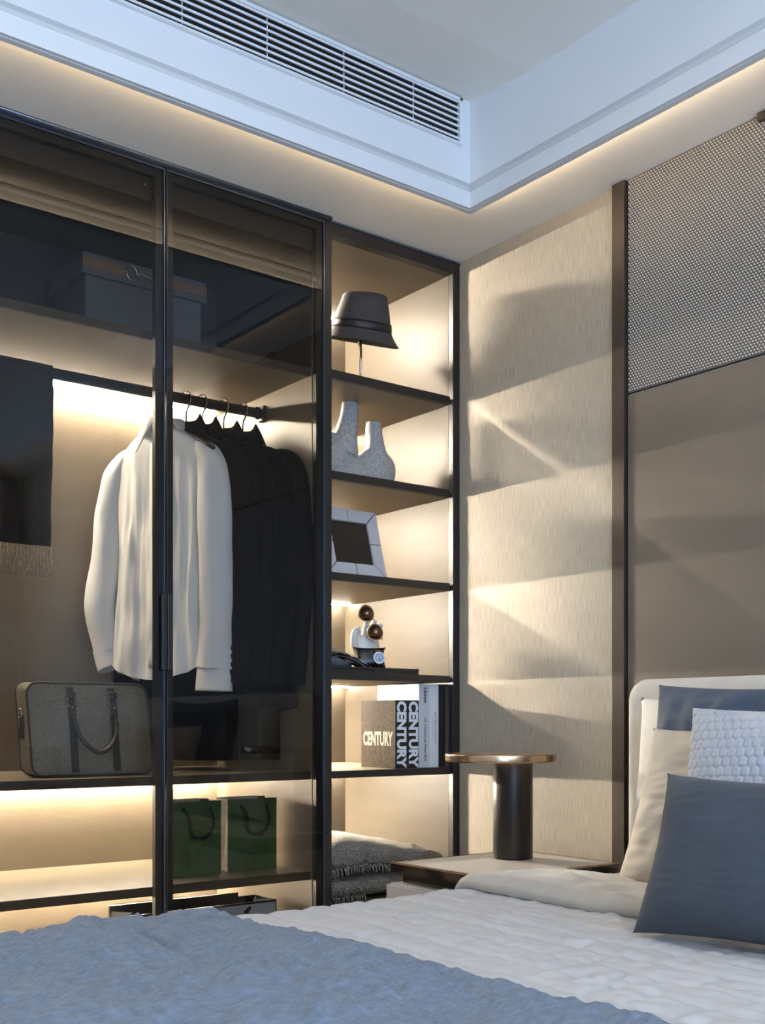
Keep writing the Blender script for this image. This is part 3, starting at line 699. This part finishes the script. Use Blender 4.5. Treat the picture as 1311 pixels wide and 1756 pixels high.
# ======================= OPEN UNIT OBJECTS =======================
# hat + stand
hs = thing('hat_stand', 'thin steel rod stand with a small side hook under the hat', 'stand', (-.262, .215, 2.0465))
OB('rod', tube([(0, 0, .004), (0, 0, .284)], .0042, 12), 'steel', hs, smooth=True)
OB('base', lathe([(0, 0), (.045, 0), (.045, .004), (.006, .006), (0, .006)], 32), 'steel', hs, smooth=False)
OB('cradle', lathe([(.004, .270), (.025, .278), (.030, .284), (.026, .284), (0, .286)], 24), 'darksteel', hs, smooth=True)
OB('hook', tube(smooth_path([Vector((0, 0, .178)), Vector((-.010, -.006, .174)), Vector((-.017, -.010, .181)), Vector((-.020, -.012, .189))], 4), .0026, 8), 'steel', hs, smooth=True)
from mathutils import Quaternion
ht = thing('hat', 'grey pinstripe trilby hat with black ribbon on a rod stand on the top shelf', 'hat', (-.275, .195, 2.268), (Matrix.Rotation(R(15), 3, Vector((.8, -.6, 0))) @ Matrix.Rotation(R(-7), 3, Vector((-.6, -.8, 0))) @ Matrix.Rotation(R(-30), 3, 'Z')).to_euler())
def crown(u, v):
    a = 2*math.pi*u; ca, sa = math.cos(a), math.sin(a)
    H = .126; rx, ry = .100, .088
    if v < .55: rr_, z = 1-.22*(v/.55)**1.3, .80*v/.55
    else:
        q = (v-.55)/.45*math.pi/2; rr_ = .78*math.cos(q)**.62 if q < 1.57 else 0; z = .80+.20*math.sin(min(q*1.5, math.pi/2)) - .16*max(0, (q-.9)/.67)**1.5
    dent = -.05*max(0, 1-rr_)*max(0, ca)
    return Vector((ca*rx*rr_, sa*ry*rr_, H*(z+dent-.07*(1-ca)*z*.5)))
bm = grid(crown, 64, 30, wrap=True); OB('crown', bm, 'hat', ht, smooth=True)
def brim(u, v):
    a = 2*math.pi*u; ca, sa = math.cos(a), math.sin(a); o = v
    r = .001+.014*o**1.5+.016*o**1.5*max(0, ca)**2
    return Vector((ca*(.100+r), sa*(.088+r), .004-.037*o**1.15-.006*o*max(0, ca)**2))
bm = grid(brim, 64, 9, wrap=True); OB('brim', bm, 'hat', ht, smooth=True, solid=.003)
def rib(u, v):
    a = 2*math.pi*u; ca, sa = math.cos(a), math.sin(a); s = v*.28; tap = 1.015-.25*s**1.4
    return Vector((ca*.101*tap, sa*.089*tap, .002+.028*v))
OB('ribbon', grid(rib, 64, 4, wrap=True), 'band', ht, smooth=True, solid=.0015)

# double-neck vase
bm = bmesh.new(); ico((-.405, .2, 1.825), 1, (.105, .048, .088), bm=bm); ico((-.215, .2, 1.812), 1, (.085, .046, .074), bm=bm); ico((-.31, .2, 1.79), 1, (.11, .044, .056), bm=bm)
tube([(-.350, .2, 1.84), (-.336, .2, 1.91), (-.322, .2, 1.97), (-.316, .2, 2.022)], [.055, .040, .031, .029], 20, bm=bm)
tube([(-.205, .2, 1.83), (-.214, .2, 1.89), (-.218, .2, 1.93), (-.219, .2, 1.972)], [.045, .034, .029, .027], 20, bm=bm)
for v in bm.verts: v.co.z = max(v.co.z, 1.7345)
vm = remeshed(bm, .0045, 5)
va = obj('vase', vm, 'stone_vase', None, smooth=True); setp(va, 'speckled grey stoneware vase with two necks on the second shelf', 'vase')
for (cx, cz, r_) in ((-.316, 2.0195, .029), (-.219, 1.9695, .027)):
    OB('mouth', lathe([(0, 0), (r_*.62, 0), (r_*.74, .003), (r_*.6, .004), (0, .0032)], 20, c=(cx, .2, cz)), 'blackleather', va, smooth=True)

# picture frame (leaning back)
pf = thing('picture_frame', 'white leather picture frame of stitched panels leaning back on the third shelf', 'picture frame', (-.392, .062, 1.4220), (R(-16), 0, 0))
W_, H_, B_ = .236, .232, .043
def seg(P, name='frame_panel'):
    bm = bmesh.new(); lo = [bm.verts.new((x, 0, z)) for x, z in P]; cx = sum(p[0] for p in P)/4; cz = sum(p[1] for p in P)/4
    a = [bm.verts.new((cx+(x-cx)*.97, -.008, cz+(z-cz)*.97)) for x, z in P]; back = [bm.verts.new((x, .014, z)) for x, z in P]
    bm.faces.new(a)
    for k in range(4): bm.faces.new((lo[k], lo[(k+1) % 4], a[(k+1) % 4], a[k])); bm.faces.new((back[k], back[(k+1) % 4], lo[(k+1) % 4], lo[k]))
    bm.faces.new(back[::-1]); return OB(name, bm, 'frame_leather', pf)
g = .0012; w2, ib = W_/2, W_/2-B_
seg([(-w2+g, H_), (-g, H_), (-g, H_-B_), (-ib+g, H_-B_)]); seg([(g, H_), (w2-g, H_), (ib-g, H_-B_), (g, H_-B_)])
seg([(-w2+g, 0), (-ib+g, B_), (-g, B_), (-g, 0)]); seg([(g, 0), (g, B_), (ib-g, B_), (w2-g, 0)])
for s in (-1, 1):
    seg([(s*w2, g), (s*w2, H_/2-g), (s*ib, H_/2-g), (s*ib, B_+g)]); seg([(s*w2, H_/2+g), (s*w2, H_-g), (s*ib, H_-B_-g), (s*ib, H_/2+g)])
BX('photo', 'photo', pf, -ib, ib, -.001, .004, B_, H_-B_); BX('back_board', 'blackleather', pf, -w2+.002, w2-.002, .006, .013, .002, H_-.002)
OB('easel_leg', box(-.03, .03, .014, .018, .02, .16), 'blackleather', pf)

# tray with accessories
ty = thing('display_tray', 'thin black display tray at the front of the fourth shelf', 'tray', (0, 0, 1.1125))
BX('plate', 'black', ty, -.528, -.160, .032, .265, 0, .012, .001); BX('rim', 'black', ty, -.528, -.160, .030, .034, .0122, .020, .0008)
BX('rim', 'black', ty, -.528, -.160, .262, .266, .0122, .020, .0008); BX('rim', 'black', ty, -.163, -.160, .034, .262, .0122, .020, .0008); BX('rim', 'black', ty, -.528, -.525, .034, .262, .0122, .020, .0008)
BX('lining', 'blackleather', ty, -.525, -.163, .034, .262, .0122, .0150)
TZ = 1.128
# black watch cushion + watch
wc = thing('watch_cushion', 'small black leather cushion with pointed corners under the wristwatch', 'cushion', (-.305, .105, TZ), (R(-14), 0, R(-24)))
def pill(w_, h_, t_, nu=28, nv=28, pinch=.10, wr_=0, seed=0, sq=.5, ws=6):
    bm = bmesh.new()
    for sgn in (-1, 1):
        def f(u, v):
            a, b_ = 2*u-1, 2*v-1
            th = t_*.5*((1-abs(a)**2.6)*(1-abs(b_)**2.6))**sq
            x = a*w_/2*(1-pinch*(1-b_*b_)*abs(a)**2*.0-pinch*(1-abs(b_)**2)*abs(a)**4*1.0)
            z = b_*h_/2*(1-pinch*(1-abs(a)**2)*abs(b_)**4)
            n_ = wr_*(fbm(x*ws+seed, z*ws, sgn*3+seed)+.45*abs(N3(a*3+seed, b_*9, 4))) if wr_ else 0
            edge = 1-max(abs(a), abs(b_))**6
            return Vector((x, sgn*(th+n_*edge), z+h_/2))
        grid(f, nu, nv, bm=bm)
    bmesh.ops.remove_doubles(bm, verts=bm.verts, dist=min(w_, h_)*.0015)
    return bm
OB('pad', pill(.115, .080, .052, pinch=.22), 'blackleather', wc, smooth=True)
wt = thing('wristwatch', 'silver dial wristwatch buckled round the black cushion', 'watch', (-.292, .076, TZ+.038), (R(-10), 0, R(-24)))
def disc(r, y0, y1, name, m, par, n=28): return OB(name, tube([(0, y0, 0), (0, y1, 0)], r, n), m, par)
cs = disc(.0195, -.007, .0, 'case', 'steel', wt)
disc(.0172, -.0078, -.0068, 'dial', 'dial', wt); OB('bezel_ring', tube([Vector((.0115*math.cos(a), -.008, .0115*math.sin(a))) for a in [2*math.pi*k/24 for k in range(24)]], .0007, 5, closed=True), 'ink', wt)
OB('hand', box(-.0008, .0008, -.0086, -.0078, -.006, .005), 'ink', wt); OB('hand', box(-.0018, .0018, -.0086, -.0078, -.0075, -.003), 'ink', wt)
OB('crown_knob', tube([(.019, -.0035, 0), (.0225, -.0035, 0)], .0025, 8), 'steel', wt)
for s in (-1, 1):
    OB('strap', grid(lambda u, v: Vector((-.009+.018*u, -.003+.024*v*v, s*(.017+.016*v))), 3, 6), 'strap' if s > 0 else 'darksteel', wt, smooth=True, solid=.002)
# mannequin hand with sunglasses
hd = thing('hand_display', 'ivory mannequin hand with raised curled fingers behind the watch cushion', 'display hand', (-.272, .165, TZ), (0, 0, R(-15)))
hd.scale = (1.12,)*3
bm = bmesh.new()
ico((0, 0, .062), 1, (.040, .020, .052), bm=bm, sub=3); tube([(0, 0, 0), (0, 0, .02), (0, 0, .05)], [.026, .025, .030], 18, bm=bm)
for k, (x0, x1, L_) in enumerate(((-.026, -.036, .046), (-.009, -.010, .062), (.009, .014, .068), (.026, .034, .058))):
    P = smooth_path([Vector((x0*.9, 0, .082)), Vector(((x0+x1)/2, -.004, .082+L_*.5)), Vector((x1, -.014, .082+L_*.85)), Vector((x1, -.026, .082+L_*.92))], 4)
    tube(P, [.0105-.0035*j/(len(P)-1) for j in range(len(P))], 10, bm=bm)
P = smooth_path([Vector((-.028, -.004, .045)), Vector((-.046, -.012, .075)), Vector((-.050, -.020, .105)), Vector((-.044, -.026, .122))], 4); tube(P, [.0125-.004*j/(len(P)-1) for j in range(len(P))], 10, bm=bm)
hm = remeshed(bm, .0026, 3); obj('hand', hm, 'mannequin', hd, smooth=True)
sg = thing('sunglasses', 'aviator sunglasses with brown lenses hung on the mannequin hand', 'sunglasses', (-.292, .118, TZ+.156), (R(8), R(64), R(-28)))
def lens(cx):
    P = []
    for k in range(28):
        a = 2*math.pi*k/28; r = .027; x = math.cos(a)*r*1.06; z = math.sin(a)*r*(.90 if math.sin(a) > 0 else 1.05); x *= 1-.16*max(0, -math.sin(a)); P.append(Vector((cx+x, 0, z)))
    bm = bmesh.new(); c_ = bm.verts.new((cx, -.004, 0)); vs = [bm.verts.new(p) for p in P]
    for k in range(28): bm.faces.new((c_, vs[k], vs[(k+1) % 28]))
    OB('lens', bm, 'lens', sg, smooth=True, solid=.001); OB('rim', tube(P, .0011, 6, closed=True), 'brass', sg, smooth=True)
lens(-.034); lens(.034)
OB('bridge', tube(smooth_path([Vector((-.010, 0, .010)), Vector((0, -.003, .014)), Vector((.010, 0, .010))], 4), .0013, 6), 'brass', sg)
OB('nose_pad', ico((-.008, .006, -.004), .004, (.5, 1, 1), sub=1), 'steel', sg); OB('nose_pad', ico((.008, .006, -.004), .004, (.5, 1, 1), sub=1), 'steel', sg)
for s in (-1, 1): OB('temple', tube(smooth_path([Vector((s*.062, 0, .012)), Vector((s*.064, .03, .010)), Vector((s*.058, .065, .006)), Vector((s*.046, .085, -.010))], 5), .0014, 6), 'ink', sg)
# ties
t1 = grid(lambda u, v: Vector((-.500+.165*v, .055+.075*u+.008*math.sin(v*5), TZ+.004+.062*max(0, math.cos(v*math.pi*.52))**.8*(.75+.25*math.sin(u*3.1))+.003*math.sin(u*13+v*4))), 16, 30)
setp(OB('necktie', t1, 'tie', None, smooth=True, solid=.003), 'loosely folded black and gold striped silk necktie at the left end of the tray', 'tie')
rl = thing('rolled_necktie', 'blue and black bar striped rolled necktie behind the folded tie', 'tie', (-.405, .175, TZ))
OB('roll', tube([(-.045, 0, .030), (-.02, 0, .031), (.03, 0, .030), (.062, 0, .030)], .024, 24), 'tie2', rl, smooth=True)
OB('box_base', box(-.048, .064, -.030, .030, .000, .012, .002), 'blackleather', rl)

# ---- books ----
def book(label, x0, x1, y0, dep, h_, mc, ms, grp=None, z0=.8065):
    t = thing('book', label, 'book', (x0, y0, z0), (0, 0, 0), grp); w_ = x1-x0
    BX('cover', mc, t, 0, .0025, .002, dep, 0, h_); BX('cover', mc, t, w_-.0025, w_, .002, dep, 0, h_)
    BX('spine', ms, t, 0, w_, 0, .003, 0, h_, .0008); BX('pages', 'page', t, .0025, w_-.0025, .003, dep-.003, .003, h_-.003)
    return t
VR = (R(90), R(90), 0)
def vtext(t, s, m, size, x, z, xs, ys, off=0, spacing=1): return text('lettering', s, m, t, size, (x, -.0006, z), VR, xs, ys, off, spacing)
b1 = book('black book with the title on its brown worn front cover, leftmost of the row', -.256, -.2075, .035, .185, .223, 'bookbrown', 'bookblack')
text('lettering', 'CENTURY', 'inkcream', b1, .05, (-.0006, .094, .094), (R(90), 0, R(-90)), .70, 1.22, .0022)
vtext(b1, 'CENTURY', 'inkwhite', .05, .0245, .112, .95, 1.0, .0024)
b2 = book('second black book with big white title, right of the worn brown cover', -.2065, -.1575, .035, .185, .223, 'bookblack', 'bookblack')
vtext(b2, 'CENTURY', 'inkwhite', .05, .0245, .112, .95, 1.0, .0024)
b3 = book('tall pale grey magazine volume titled Union', -.1565, -.1120, .035, .225, .277, 'bookwhite', 'bookgrey')
vtext(b3, 'Union', 'ink', .021, .027, .240, 1.0, .9, .0006); vtext(b3, 'NO. 6 Autumn and Winter 2018', 'ink', .0105, .027, .094, 1.02, 1.1, .0001)
b4 = book('tall white book with small spaced lettering beside the black book', -.1115, -.0715, .035, .225, .277, 'bookwhite', 'bookwhite')
vtext(b4, 'BARBERRABARRY', 'ink', .0088, .026, .130, 1.0, 1.0, 0, 1.75); vtext(b4, 'FASHION AT HARROW', 'ink', .0045, .012, .135, 1.0, 1.0, 0, 1.6)
b5 = book('tall plain black book at the right end of the row', -.071, -.0405, .037, .225, .2775, 'bookblack', 'bookblack')

# ---- blankets ----
def blanket(name, label, x0, x1, y0, y1, z0, f_top, seed):
    t = thing(name, label, 'blanket', (x0, y0, z0)); W = x1-x0; D = y1-y0
    def f(u, v):
        a = 2*math.pi*v; ca, sa = math.cos(a), math.sin(a)
        x = W*u; ht_ = f_top(u)
        e = max(0, 1-abs(2*u-1)**14)**.5
        y = D/2-ca*D/2*(1-.03*N3(u*7, 2, seed)) ; y = D/2+(y-D/2)*(.96+.04*e)
        z = ht_/2+math.copysign(abs(sa)**.55, sa)*ht_/2*e
        wv = .006*fbm(x*14+seed, y*14, sa*1.3)
        z += wv*(1 if sa > 0 else .2)+(.010*math.sin(x*22+y*9+seed)*(sa > 0)*abs(sa)**.5*.6); y += .004*N3(x*40, z*90, seed)*(ca)
        return Vector((x, y, max(z, .0008*1)))
    bm = bmesh.new(); nu, nv = 70, 56
    g_ = [[bm.verts.new(f(i/(nu-1), j/nv)) for i in range(nu)] for j in range(nv)]
    for j in range(nv):
        for i in range(nu-1): bm.faces.new((g_[j][i], g_[j][i+1], g_[(j+1) % nv][i+1], g_[(j+1) % nv][i]))
    for i in (0, nu-1): bm.faces.new([g_[j][i] for j in range(nv)])
    OB('folded_cloth', bm, 'knit', t, smooth=True)
    return t, f
bl2, f2 = blanket('knit_blanket', 'grey knitted blanket with fringe, lower of the folded stack', -.525, -.10, .040, .46, .3885, lambda u: .088-.012*u, 2.0)
bl1, f1 = blanket('knit_blanket', 'thick grey knitted blanket with fringe on top of the folded stack', -.526, -.050, .030, .47, .4760, lambda u: .108+.018*math.exp(-((u-.35)/.2)**2)-.055*u**2, 5.0)
def fringe(t, x0, x1, y, zf, n, L_, seed):
    rnd = random.Random(seed); bm = bmesh.new()
    for k in range(n):
        u = k/(n-1); x = x0+(x1-x0)*u; z = zf(u)+rnd.uniform(-.003, .003); dx = rnd.uniform(-.006, .006)
        pts = [Vector((x, y+.004, z)), Vector((x+dx*.5, y-.005, z-L_*.35)), Vector((x+dx, y-.006+rnd.uniform(-.002, .002), z-L_*.7)), Vector((x+dx*1.3, y-.003, z-L_*rnd.uniform(.9, 1.1)))]
        tube(pts, [.0022, .0026, .0024, .0016], 5, bm=bm)
    OB('fringe', bm, 'knit', t, smooth=True)['kind'] = 'stuff'
fringe(bl1, .01, .43, .004, lambda u: .020+.012*math.sin(u*5), 64, .030, 2)
fringe(bl2, .005, .40, .004, lambda u: .052-.008*u, 56, .024, 4); fringe(bl2, .0, .15, .004, lambda u: .022, 18, .026, 7)

# ======================= NIGHTSTAND + LAMP =======================
ns = thing('nightstand', 'pale topped nightstand with glossy black edge beside the bed', 'nightstand', (0, 0, 0))
nx0, nx1, ny0, ny1, NZ = -.600, -.110, -.775, -.378, .570
BX('top_slab', 'blackgl', ns, nx0, nx1, ny0, ny1, NZ-.026, NZ-.003, .001); BX('stone_inlay', 'stone', ns, nx0+.012, nx1-.012, ny0+.012, ny1-.012, NZ-.003, NZ, .0005)
for a in ((nx0, nx1, ny0, ny0+.012), (nx0, nx1, ny1-.012, ny1), (nx0, nx0+.012, ny0+.0121, ny1-.0121), (nx1-.012, nx1, ny0+.0121, ny1-.0121)):
    BX('metal_border', 'brass', ns, *a, NZ-.003, NZ+.0005)
BX('neck', 'blackgl', ns, nx0+.03, nx1-.02, ny0+.02, ny1-.02, .514, NZ-.026); BX('carcass', 'greige', ns, nx0, nx1, ny0+.005, ny1, .10, .514, .003)
dr = BX('drawer_front', 'greige', ns, nx0-.016, nx0-.001, ny0+.008, ny1-.003, .31, .511, .003); BX('drawer_front', 'greige', ns, nx0-.016, nx0-.001, ny0+.008, ny1-.003, .105, .305, .003)
BX('plinth', 'blackgl', ns, nx0+.03, nx1-.03, ny0+.03, ny1-.03, 0, .10)
lp = thing('table_lamp', 'table lamp with black cylinder base and flat round brass top', 'lamp', (-.267, -.520, NZ+.0004))
OB('column', tube([(0, 0, 0), (0, 0, .004), (0, 0, .272), (0, 0, .276)], [.0555, .0565, .0565, .056], 48), 'gunmetal', lp, smooth=True)
pd = [(0, .2775)]
for z0, a0 in ((.2825, -90), (.2955, 0)):
    for k in range(6):
        a = R(a0+90*k/5); pd.append((.1495+.005*math.cos(a), z0+.005*math.sin(a)))
pd.append((0, .3005))
dk = OB('brass_disc', lathe(pd, 72, c=(-.080, -.034, 0)), 'brass', lp, smooth=True)
M['lampled'] = mat('lamp_diffuser', (1, 1, 1), .5, emis=(1, .78, .5), estr=9)
OB('light_ring', lathe([(.066, .277), (.080, .277), (.080, .2767), (.066, .2767), (.066, .277)], 48), 'lampled', lp)

# ======================= BED =======================
bed = thing('bed', 'double bed with cream upholstered headboard and quilted off white bedding', 'bed', (0, 0, 0))
def hb():
    bm = bmesh.new(); y0, y1, z0, z1, rr = -.82, -2.72, .12, 1.066, .055; P = []
    for cy_, cz, a0 in ((y0-rr, z1-rr, 0), (y1+rr, z1-rr, 90)):
        for k in range(9):
            a = R(a0+90*k/8); P.append((cy_+rr*math.cos(a), cz+rr*math.sin(a)))
    P += [(y1, z0), (y0, z0)]
    rings = []
    for x, s in ((-.040, .0), (-.044, .008), (-.110, .008), (-.119, .004), (-.122, -.008), (-.124, -.03)):
        rings.append([bm.verts.new((x, (y0+y1)/2+(y-(y0+y1)/2)*(1+s*.55), z0+(z-z0)*(1+s*.9))) for y, z in P])
    for a, b_ in zip(rings, rings[1:]):
        for k in range(len(P)): bm.faces.new((a[k], a[(k+1) % len(P)], b_[(k+1) % len(P)], b_[k]))
    bm.faces.new(rings[0]); bm.faces.new(rings[-1][::-1]); return bm
OB('headboard', hb(), 'headboard', bed, smooth=False)
hx = bpy.data.objects['headboard']
hx.data.polygons.foreach_set('use_smooth', [len(p.vertices) == 4 for p in hx.data.polygons])
BX('headboard_wall_mount', 'bronze', bed, -.040, -.018, -2.6, -.95, .2, .95)
BX('bed_base', 'headboard', bed, -2.16, -.13, -2.66, -.90, .10, .32, .02, 3); BX('mattress', 'sheet', bed, -2.15, -.13, -2.66, -.875, .321, .535, .04, 4)
for x in (-2.05, -.3):
    for y in (-1.0, -2.55): BX('leg', 'black', bed, x-.03, x+.03, y-.03, y+.03, 0, .10)
BY = -.845
def ztop(x, y):
    """bedding height: rounds over the far side edge and foot"""
    z = .566
    e = y-(BY-.05)
    if e > 0: z -= .05-math.sqrt(max(0, .0025-min(e, .05)**2))
    return z+.004*N3(x*3, y*3, 1)+.003*N3(x*7, y*6, 4)
def quilt(u, v):
    x = -2.20+(1.78)*u; s = v*(1.95+.30)   # s arc from drop at far side to near side
    if s < .30: y = BY+.006*N3(x*9, s*9)+.008*math.sin(x*16); z = .566-.05-(.30-s)*.95-.0
    else: y = BY-(s-.30); z = ztop(x, y)
    cx, cy_ = .082, .21
    r = (x+.01*N3(y*6, 3, 1))/cx; row_ = math.floor(r); a = abs(math.sin(r*math.pi))
    q = (s+.008*N3(x*9, s*4, 2))/cy_+.5*(row_ % 2); b_ = abs(math.sin(q*math.pi))
    puff = .0065*min(1, a*1.5)**.6*(.45+.55*min(1, b_*5)**.7)
    wr_ = .0055*abs(N3(x*16+3, s*26, 3))+.004*abs(N3(x*40, s*9, 5))+.004*N3(x*9, s*34, 8)
    d = puff+wr_
    return Vector((x, y+(d if s < .33 else 0), z+(d if s >= .28 else 0)))
OB('quilt', grid(quilt, 300, 360), 'quilt', bed, smooth=True)
# flat sheet area and folded quilt edge near the pillows
def sheetf(u, v):
    x = -.62+.49*u; s = v*(1.85+.12)
    if s < .12: y = BY+.012; z = .535-(.12-s)
    else: y = BY+.012-(s-.12); z = ztop(x, y)+.002
    return Vector((x, y, z+.004*N3(x*12, s*10, 9)))
OB('top_sheet', grid(sheetf, 40, 80), 'sheet', bed, smooth=True)
def foldf(u, v):
    s = v*(1.80+.25); xe = -.785+.02*N3(s*3, 1)
    wdt = .30
    a = u
    th = .038*(1+.25*N3(s*5, 4))
    if a < .25: q = a/.25*math.pi/2; x = xe+.012-math.sin(q)*.016-.012+.0; x = xe-.0+.018*(1-math.sin(q)) ; zz = th*(1-math.cos(q))*.5
    elif a < .5: q = (a-.25)/.25*math.pi/2; x = xe+.03*(1-math.cos(q)); zz = th*(.5+.5*math.sin(q))
    else: x = xe+.03+wdt*(a-.5)*2; zz = th*(1-.35*((a-.5)*2)**2)
    if s < .25: y = BY+.016+.01*math.sin(x*20)+zz*.5; z = .52-(.25-s)*.9; x_ = x
    else:
        y = BY+.016-(s-.25); z = ztop(x, y)+.004+zz
    wr_ = .006*N3(x*8, s*9, 3)+.010*abs(N3(x*22+s*4, s*3, 6))*(1 if a > .45 else .3)+.004*N3(s*30, x*9)
    return Vector((x, y, z+wr_))
OB('folded_edge', grid(foldf, 50, 150), 'fold', bed, smooth=True)

def throwf(u, v):
    s = v*(1.95+.32)
    xe = -1.425+.035*max(0, (s-.35))*.9+.012*math.sin(s*9)+.01*N3(s*6, 2)
    x = -2.30+(xe+2.30)*u
    if s < .32: y = BY+.022+.012*math.sin(x*11+1)+.006*N3(x*20, s*10); z = .54-(.32-s)
    else: y = BY+.022-(s-.32); z = ztop(x, min(y, BY-.0))+.010
    e = min(1, (1-u)*26); h_ = .016*math.sqrt(max(0, e*(2-e)))
    pk = .0115*abs(N3(x*48, s*18, 3))+.007*abs(N3(x*90, s*34, 1))+.012*fbm(x*5, s*4.5, 5, 2)*min(1, (1-u)*8)+.014*abs(N3(x*9+s*3, s*2.2, 11))+.010*math.exp(-((x+1.74+.25*(s-.55))/.05)**2)*math.exp(-((s-.55)/.35)**2)
    # a pulled crease
    cr_ = .016*math.exp(-((x+1.66+.10*(s-.5))/.010)**2)*math.exp(-((s-.62)/.14)**2)
    d = h_+pk-cr_
    if s < .32: return Vector((x, y+d, z+min(0, 0)))
    return Vector((x, y, z+d))
tb = OB('throw_blanket', grid(throwf, 230, 330), 'throw', None, smooth=True); setp(tb, 'blue grey crinkled throw blanket spread over the foot of the bed', 'blanket')

# ---------------- pillows ----------------
def pillow(name, label, m, w_, h_, t_, loc, lean, yaw, roll=0, pinch=.07, wr_=.006, seed=0, nu=60, nv=50, quiltp=0, ws=6, cat='pillow', sq=.5):
    """faces -X (front); local x -> world -Y"""
    bm = pill(w_, h_, t_, nu, nv, pinch, wr_, seed, sq, ws)
    if quiltp:
        for v in bm.verts:
            if v.co.y < 0:
                p = .0205; q = p*.96; r_ = v.co.z/q; best = 9; sec = 9
                for rr in (math.floor(r_)-1, math.floor(r_), math.floor(r_)+1, math.floor(r_)+2):
                    for cc in (-1, 0, 1, 2):
                        cx_ = (math.floor(v.co.x/p-.5*(rr % 2))+cc+.5*(rr % 2))*p; dd = math.hypot(v.co.x-cx_, (v.co.z-rr*q)*1.05)
                        if dd < best: best, sec = dd, best
                        elif dd < sec: sec = dd
                v.co.y -= quiltp*(min(1, (sec-best)/(p*.45)))**.6-quiltp
    o = OB(name, bm, m, None, smooth=True); o.rotation_euler = (Matrix.Rotation(R(-90+yaw), 4, 'Z') @ Matrix.Rotation(R(-lean), 4, 'X') @ Matrix.Rotation(R(roll), 4, 'Y')).to_euler(); o.location = loc
    return setp(o, label, cat, 'pillows against the headboard' if 0 else None)
pillow('pillow', 'white linen pillow at the back, directly against the headboard', 'p_white', .66, .455, .14, (-.225, -1.225, .572), 8, 0, 0, .07, .006, 1)
pillow('pillow', 'large blue grey linen pillow with crumpled edge, behind the quilted one', 'p_grey', .62, .488, .15, (-.335, -1.345, .570), 10, 2, 0, .07, .016, 7, 90, 70, ws=9)
pillow('pillow', 'plain beige cotton pillow between the linen and quilted pillows', 'p_beige', .62, .392, .17, (-.51, -1.428, .580), 22, 3, 0, .08, .014, 12, 90, 70)
pillow('pillow', 'pale grey quilted matelasse pillow in the middle of the stack', 'p_quilt', .66, .425, .16, (-.660, -1.70, .580), 16, 4, 0, .07, .005, 3, 360, 250, .0034)
pillow('cushion', 'dark grey velvet cushion at the front of the pillow stack', 'p_velvet', .50, .305, .18, (-.90, -1.745, .578), 21, 4, 0, .12, .007, 21, 100, 80, cat='cushion')

# ---------------- added fill lights, unseen, warming the room ----------------
for i, (x, y) in enumerate(FILL):
    t = thing('downlight', ['recessed round ceiling downlight nearer the headboard wall', 'recessed round ceiling downlight farther from the headboard wall', 'recessed round ceiling downlight above the middle of the bed', 'recessed round ceiling downlight by the window'][i], 'ceiling light', (x, y, ZU-.023))
    OB('rim', lathe([(.045, -.003), (.055, -.003), (.055, 0), (.045, 0), (.045, -.003)], 24), 'white_trim', t)
    M['dl'] = M.get('dl') or mat('downlight_lens', (1, 1, 1), .5, emis=(1, .84, .62), estr=300)
    OB('lens', lathe([(0, -.0015), (.044, -.0015), (.044, -.0005), (0, -.0005)], 24), 'dl', t)
